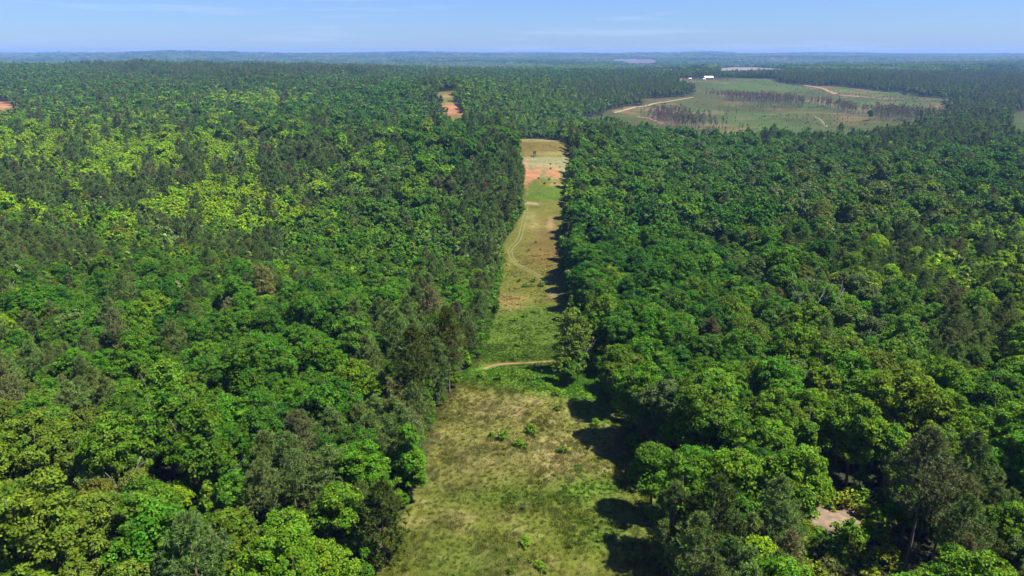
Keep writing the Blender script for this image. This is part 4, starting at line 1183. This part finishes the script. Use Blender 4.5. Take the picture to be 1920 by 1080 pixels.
# ------------------------------------------------------------------ bushes on and beside the strip
BV = (.105, .200, .010); BM = (.085, .150, .012); BD = (.032, .060, .018)
BUSH = [  # (u, v of its middle, colour, size, label)
 (998,805,BV,1.15,'bright green bush, largest and highest of the little cluster in the near grass'),
 (975,830,BV,1.05,'bright green bush at the lower right end of the bush row in the near grass'),
 (945,817,BV,1.0,'bright green bush in the middle of the bush row in the near grass'),
 (922,812,BV,.75,'small bright green bush at the left end of the bush row in the near grass'),
 (1055,842,BM,.9,'yellowish bush standing beside the tree shadow in the near grass'),
 (1085,874,BM,.75,'small bush at the tip of the large tree shadow'),
 (1048,764,BM,.9,'bush near the shaded tree edge behind the straw coloured grass'),
 (980,949,BD,.45,'tiny dark green bush alone in the middle of the near grass'),
 (986,1012,BV,.8,'bright low bush between two straw patches at the front of the grass'),
 (1014,1058,BV,.75,'bright bush at the front end of the grass near the lower border'),
 (957,1066,BM,.55,'small yellowish bush on the reddish grass at the lower border'),
 (1095,760,BV,.9,'bright bush at the shaded right edge above the straw grass'),
 (1118,792,BV,1.0,'bright bush in front of the dark tree shadow at the right edge'),
 (1128,1003,BM,.7,'low bush in the green grass toward the lower right'),
 (1220,958,BV,1.0,'bright bush under the low leafed edge tree'),
 (1240,962,BV,1.2,'wide bright bush where the grass ends under the right hand trees'),
 (1245,1010,BM,1.2,'yellow green bush in front of the large grey green pine'),
 (905,703,BV,1.1,'leafy bush at the left end of the dirt track crossing the strip'),
 (935,706,BV,1.1,'leafy bush just below the middle of the crossing dirt track'),
 (965,700,BV,1.2,'bright bush below the right part of the crossing dirt track'),
 (990,708,BM,1.2,'yellow green bush where the tree shadow meets the crossing dirt track'),
 (1020,722,BV,1.0,'bright bush at the lower rim of the big tree shadow'),
 (1045,735,BV,1.0,'bright bush right of the shadow rim on the crest'),
 (1075,748,BV,.9,'bright bush at the right end of the crest'),
 (985,590,BV,1.2,'bright bush left of the first tree shadow in the valley grass'),
 (1003,583,BV,1.1,'bright bush touching the first tree shadow in the valley grass'),
 (968,598,BV,.9,'bright bush at the left end of the valley bush row'),
 (1000,525,BV,1.3,'bright green thicket bush beside the bend of the two rut track'),
 (1015,533,BV,1.3,'bright thicket bush right of the other one by the two rut track'),
 (990,534,BV,1.2,'bright thicket bush on the lower left by the two rut track'),
 (983,534,BV,.8,'small outlying bush left of the thicket by the track'),
 (973,525,BD,.85,'single dark little bush left of the thicket by the track'),
 (991,468,(.06,.065,.025),.55,'dark flat little bush in the middle of the tan valley grass'),
 (1005,452,(.06,.065,.025),.5,'dark little bush farther up the tan valley grass'),
 (1013,466,(.06,.065,.025),.4,'tiny brown bush right of the dark flat one'),
 (980,617,BM,.8,'small dark bush in the green valley grass, farthest of the scattered ones'),
 (992,615,BM,.7,'small bush right of the farthest one in the green valley grass'),
 (1010,622,BM,.8,'small bush near the pale airy tree in the valley'),
 (980,630,BM,.8,'small bush in the middle row of the valley grass'),
 (995,640,BV,1.0,'wide bright bush in the middle of the valley grass'),
 (972,645,BM,.7,'small bush left of the wide bright one in the valley'),
 (1000,633,BM,.7,'small bush just behind the wide bright valley bush'),
 (963,671,BM,.9,'low bush above the crossing dirt track, right of centre'),
 (972,665,BM,.7,'low bush farther up from the crossing dirt track'),
 (990,664,BM,.7,'low bush up by the shadow above the crossing dirt track'),
 (1032,306,BD,.7,'dark little bush above the red clay on the far slope'),
 (1033,315,BD,.7,'dark little bush touching the red clay on the far slope'),
 (1010,333,BM,.8,'green bush within the red clay of the far slope'),
 (1030,335,BM,.9,'wide green bush below the middle of the red clay'),
 (1040,342,BM,.8,'green bush at the lower right of the red clay'),
 (1022,343,BM,.8,'green bush under the red clay, left of its lower bushes'),
 (1050,312,BM,.7,'small bush at the right rim of the far slope'),
]
for q, (u, v, c, s, lab) in enumerate(BUSH):
    x, y = at(u, v, .8)
    plant('bush0', q % 4, x, y, s * rng.uniform(.9, 1.1), rng.rand() * 6.28, np.array(c) * rng.uniform(.85, 1.15), lab)

pa = np.array(P_SCRUB); lo, hi = pa.min(0), pa.max(0)
x, y = rng.uniform(lo[0], hi[0], 900), rng.uniform(lo[1], hi[1], 900); k = inside(P_SCRUB, x, y) & ~inside(P_BARE, x, y); x, y = x[k], y[k]
rows = []
for a, b in zip(x, y):
    if all((a - q[0]) ** 2 + (b - q[1]) ** 2 > 2.4 ** 2 for q in rows): rows.append((a, b))
rows = rows[:110]
cols = [np.array(((.105, .205, .010), (.085, .165, .012), (.150, .190, .012), (.110, .130, .030))[rng.randint(4)]) * rng.uniform(.85, 1.15) for _ in rows]
labs = make_labels([(a, b, colour_word(c, 0)) for (a, b), c in zip(rows, cols)], 'bush')
for (a, b), c, lab in zip(rows, cols, labs):
    e = plant('bush0', rng.randint(4), a, b, rng.uniform(1.1, 2.0), rng.rand() * 6.28, c, lab); e['group'] = 'low bushes around the bare soil patch'
# ------------------------------------------------------------------ dead trees
def dead_tree(u, v, H, seed, label, lean=0.0, thick=.16):
    g = rs(seed); x, y = at(u, v, H * .75)
    e = bpy.data.objects.new('dead_tree', None); e.location = (x, y, float(ground(x, y))); link(e); tag(e, label, 'dead tree', 'bleached dead trees in the forest')
    t = Tubes(); top = np.array([lean * H, 0, H * .7])
    t.add([(0, 0, -.5), top * .5, top], [thick * 1.5, thick, thick * .7], 6)
    mesh_obj('trunk', t.mesh('dead_trunk', M_DEAD), e)
    for k in range(5):
        t = Tubes(); a = g.rand() * 6.28; s = g.uniform(.55, 1.0); p = top * s
        d = np.array([math.cos(a) * .75, math.sin(a) * .75, 1.0 + .4 * g.rand()]); L = H * g.uniform(.22, .42)
        q = p + d * L * .5; r = q + (d + g.normal(size=3) * .35) * L * .5
        t.add([p, q, r], [thick * .6, thick * .4, .04], 5)
        for _ in range(3):
            w = g.uniform(.2, .9); b = p + (r - p) * w; dd = d + g.normal(size=3) * .8
            t.add([b, b + dd * L * .16, b + (dd + g.normal(size=3) * .3) * L * .32], [thick * .25, .05, .02], 4)
        mesh_obj('branch', t.mesh('dead_branch', M_DEAD), e)
dead_tree(1540, 592, 18, 41, 'bleached forked dead tree rising out of the green right hand forest', .05, .11)
dead_tree(1520, 582, 20, 42, 'slim bleached dead stem left of the forked dead tree', -.05, .10)
dead_tree(432, 872, 9, 43, 'pale broken dead tree left of the brownish olive pine', .1, .08)
dead_tree(205, 918, 10, 44, 'pale bare leaning stem beside the yellow olive oaks', .22, .08)
dead_tree(1095, 650, 9, 46, 'bare pale branches behind the pale airy tree', .1, .07)
dead_tree(450, 295, 22, 47, 'slender bleached trunk above the lime coloured young wood', .0, .1)
dead_tree(12, 545, 14, 48, 'grey dead snag at the left border of the forest', .0, .16)

# ------------------------------------------------------------------ small built things
M_WHITE = solid_material('white_painted_metal', (.80, .80, .78), .45, .08, .6, spec=.4)
M_WALL = solid_material('pale_siding', (.62, .60, .56), .7, .12, .5)
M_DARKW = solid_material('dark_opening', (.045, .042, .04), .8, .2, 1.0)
M_WOOD = solid_material('weathered_dark_wood', (.085, .065, .05), .85, .3, 4.0)
M_STEEL = solid_material('galvanised_steel', (.42, .43, .44), .5, .15, 2.0, metallic=.6)
def gable(L, W, z0, z1, over, th):
    """gable roof slab ridge along x"""
    t = []; x0, x1 = -L / 2 - over, L / 2 + over; yo = W / 2 + over
    drop = (z1 - z0) * over / (W / 2)
    v = [(x0,-yo,z0-drop),(x1,-yo,z0-drop),(x1,0,z1),(x0,0,z1),(x0,yo,z0-drop),(x1,yo,z0-drop)]
    v += [(a, b, c + th) for a, b, c in v]
    f = [6,7,8,9, 9,8,11,10, 0,3,2,1, 3,4,5,2, 0,1,7,6, 4,10,11,5, 0,6,9,3, 3,9,10,4, 1,2,8,7, 2,5,11,8]
    return raw_mesh('roof', v, f, [4] * 10, [M_WHITE])
def shed(u, v, L, W, hw, hr, rz, name, label, grp, n_open):
    x, y = at(u, v)
    e = bpy.data.objects.new(name, None); e.location = (x, y, float(ground(x, y)) ); e.rotation_euler = (0, 0, rz); link(e)
    tag(e, label, 'barn' if name == 'barn' else 'shed', grp)
    b = Boxes().add((-L/2, -W/2, -1.2), (L/2, W/2, hw)); mesh_obj('wall', b.mesh('wall', M_WALL), e)
    for sx in (-1, 1):                                                # gable ends
        xx = sx * (L / 2 - .02)
        vv = [(xx, -W/2, hw), (xx, W/2, hw), (xx, 0, hr - .02), (xx - sx * .2, -W/2, hw), (xx - sx * .2, W/2, hw), (xx - sx * .2, 0, hr - .02)]
        mesh_obj('gable', raw_mesh('gable', vv, [0,1,2, 5,4,3, 0,3,4,1, 1,4,5,2, 2,5,3,0], [3,3,4,4,4], [M_WALL]), e)
    mesh_obj('roof', gable(L, W, hw + .03, hr + .03, .5, .14), e)
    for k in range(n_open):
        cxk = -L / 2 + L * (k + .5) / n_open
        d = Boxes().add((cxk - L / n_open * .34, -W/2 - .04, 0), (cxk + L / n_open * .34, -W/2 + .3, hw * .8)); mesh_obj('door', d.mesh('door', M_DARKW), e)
shed(1328, 148.5, 24, 14, 4.6, 8.2, .12, 'barn', 'long white roofed barn on the ridge above the cut over field', 'farm buildings on the ridge', 3)
shed(1294, 149.5, 7, 5, 3.0, 4.6, -.2, 'shed', 'tiny white shed left of the white roofed barn', 'farm buildings on the ridge', 1)
shed(1320, 150, 6, 5, 2.8, 4.2, .4, 'shed', 'small pale lean building in front of the barn\'s left end', 'farm buildings on the ridge', 1)
shed(1664, 124.5, 22, 14, 6, 10, .1, 'house', 'tiny pale house on the far wooded rise', None, 2)
# tower stand on the far crest of the strip
x, y = at(1002.5, 293)
e = bpy.data.objects.new('hunting_stand', None); e.location = (x, y, float(ground(x, y))); e.rotation_euler = (0, 0, .25); link(e)
tag(e, 'small dark box stand on legs on the tan crest of the strip', 'hunting stand')
for sx in (-1, 1):
    for sy in (-1, 1):
        mesh_obj('leg', Boxes().add((sx * .75 - .07, sy * .75 - .07, -.4), (sx * .75 + .07, sy * .75 + .07, 1.9)).mesh('leg', M_WOOD), e)
mesh_obj('floor', Boxes().add((-.95, -.95, 1.9), (.95, .95, 2.0)).mesh('floor', M_WOOD), e)
b = Boxes()
for lo, hi in (((-.9,-.9,2.0),(.9,-.82,2.9)), ((-.9,.82,2.0),(.9,.9,2.9)), ((-.9,-.82,2.0),(-.82,.82,2.9)), ((.82,-.82,2.0),(.9,.82,2.9)),
               ((-.9,-.9,3.3),(.9,-.82,3.8)), ((-.9,.82,3.3),(.9,.9,3.8)), ((-.9,-.82,3.3),(-.82,.82,3.8)), ((.82,-.82,3.3),(.9,.82,3.8)),
               ((-.9,-.9,2.9),(-.78,-.78,3.3)), ((.78,-.9,2.9),(.9,-.78,3.3)), ((-.9,.78,2.9),(-.78,.9,3.3)), ((.78,.78,2.9),(.9,.9,3.3))): b.add(lo, hi)
mesh_obj('cabin', b.mesh('cabin', M_WOOD), e)
mesh_obj('roof', Boxes().add((-1.05, -1.05, 3.8), (1.05, 1.05, 3.9)).mesh('roof', M_WOOD), e)
lad = Tubes()
for sx in (-.3, .3): lad.add([(sx, -1.9, -.2), (sx, -1.0, 2.0)], [.04, .04], 5)
for k in range(6): lad.add([(-.3, -1.9 + .9 * (k + .6) / 6, -.2 + 2.2 * (k + .6) / 6), (.3, -1.9 + .9 * (k + .6) / 6, -.2 + 2.2 * (k + .6) / 6)], [.03, .03], 5)
mesh_obj('ladder', lad.mesh('ladder', M_WOOD), e)
# fence post near the crossing track
x, y = at(1015, 706)
p = mesh_obj('fence_post', Tubes().add([(0, 0, -.4), (.03, 0, 1.0), (.08, 0, 1.9)], [.09, .085, .08], 8).mesh('fence_post', M_WOOD))
p.location = (x, y, float(ground(x, y))); tag(p, 'lone dark wooden post in the green weeds on the crest', 'post')
# radio mast on the far hill
x, y = -4080.0, 9600.0
e = bpy.data.objects.new('radio_mast', None); e.location = (x, y, float(ground(x, y))); link(e)
tag(e, 'thin radio mast on the far hill against the sky', 'radio mast')
t = Tubes()
for a in range(3): t.add([(1.2 * math.cos(a * 2.09), 1.2 * math.sin(a * 2.09), -2), (1.0 * math.cos(a * 2.09), 1.0 * math.sin(a * 2.09), 56)], [.22, .2], 5)
for k in range(14):
    for a in range(3):
        t.add([(1.1 * math.cos(a * 2.09), 1.1 * math.sin(a * 2.09), k * 4), (1.1 * math.cos(a * 2.09 + 2.09), 1.1 * math.sin(a * 2.09 + 2.09), k * 4 + 4)], [.1, .1], 4)
mesh_obj('lattice', t.mesh('lattice', M_STEEL), e)
mesh_obj('aerial', Tubes().add([(0, 0, 54), (0, 0, 62)], [.25, .12], 6).mesh('aerial', M_STEEL), e)

# ------------------------------------------------------------------ haze
def haze_box(x0, x1, y0, y1, z0, z1, density, colour):
    b = Boxes().add((x0, y0, z0), (x1, y1, z1))
    m, n, l, out = mat_new('haze')
    pv = n.new('ShaderNodeVolumePrincipled')
    pv.inputs['Color'].default_value = (*colour, 1); pv.inputs['Density'].default_value = density
    pv.inputs['Anisotropy'].default_value = 0.0
    l.new(pv.outputs[0], out.inputs['Volume'])
    return tag(mesh_obj('haze', b.mesh('haze', m)), 'thin blue haze over the forest and far hills', 'haze', kind='stuff')
zmin = float(GZZ.min()); zmax = float(GZZ.max())
haze_box(-15600, 15600, -800, 15800, zmin - 1.5, zmax + 45, 0.000072, (.27, .46, .93))
_labs = [o['label'] for o in scene.objects if o.parent is None and 'category' in o.keys()]
print('labels', len(_labs), 'distinct', len(set(_labs)), 'longest', max(len(q.split()) for q in _labs))
print('things', n_made, 'z', round(zmin, 1), round(zmax, 1), 'time', round(time.time() - T0, 1))
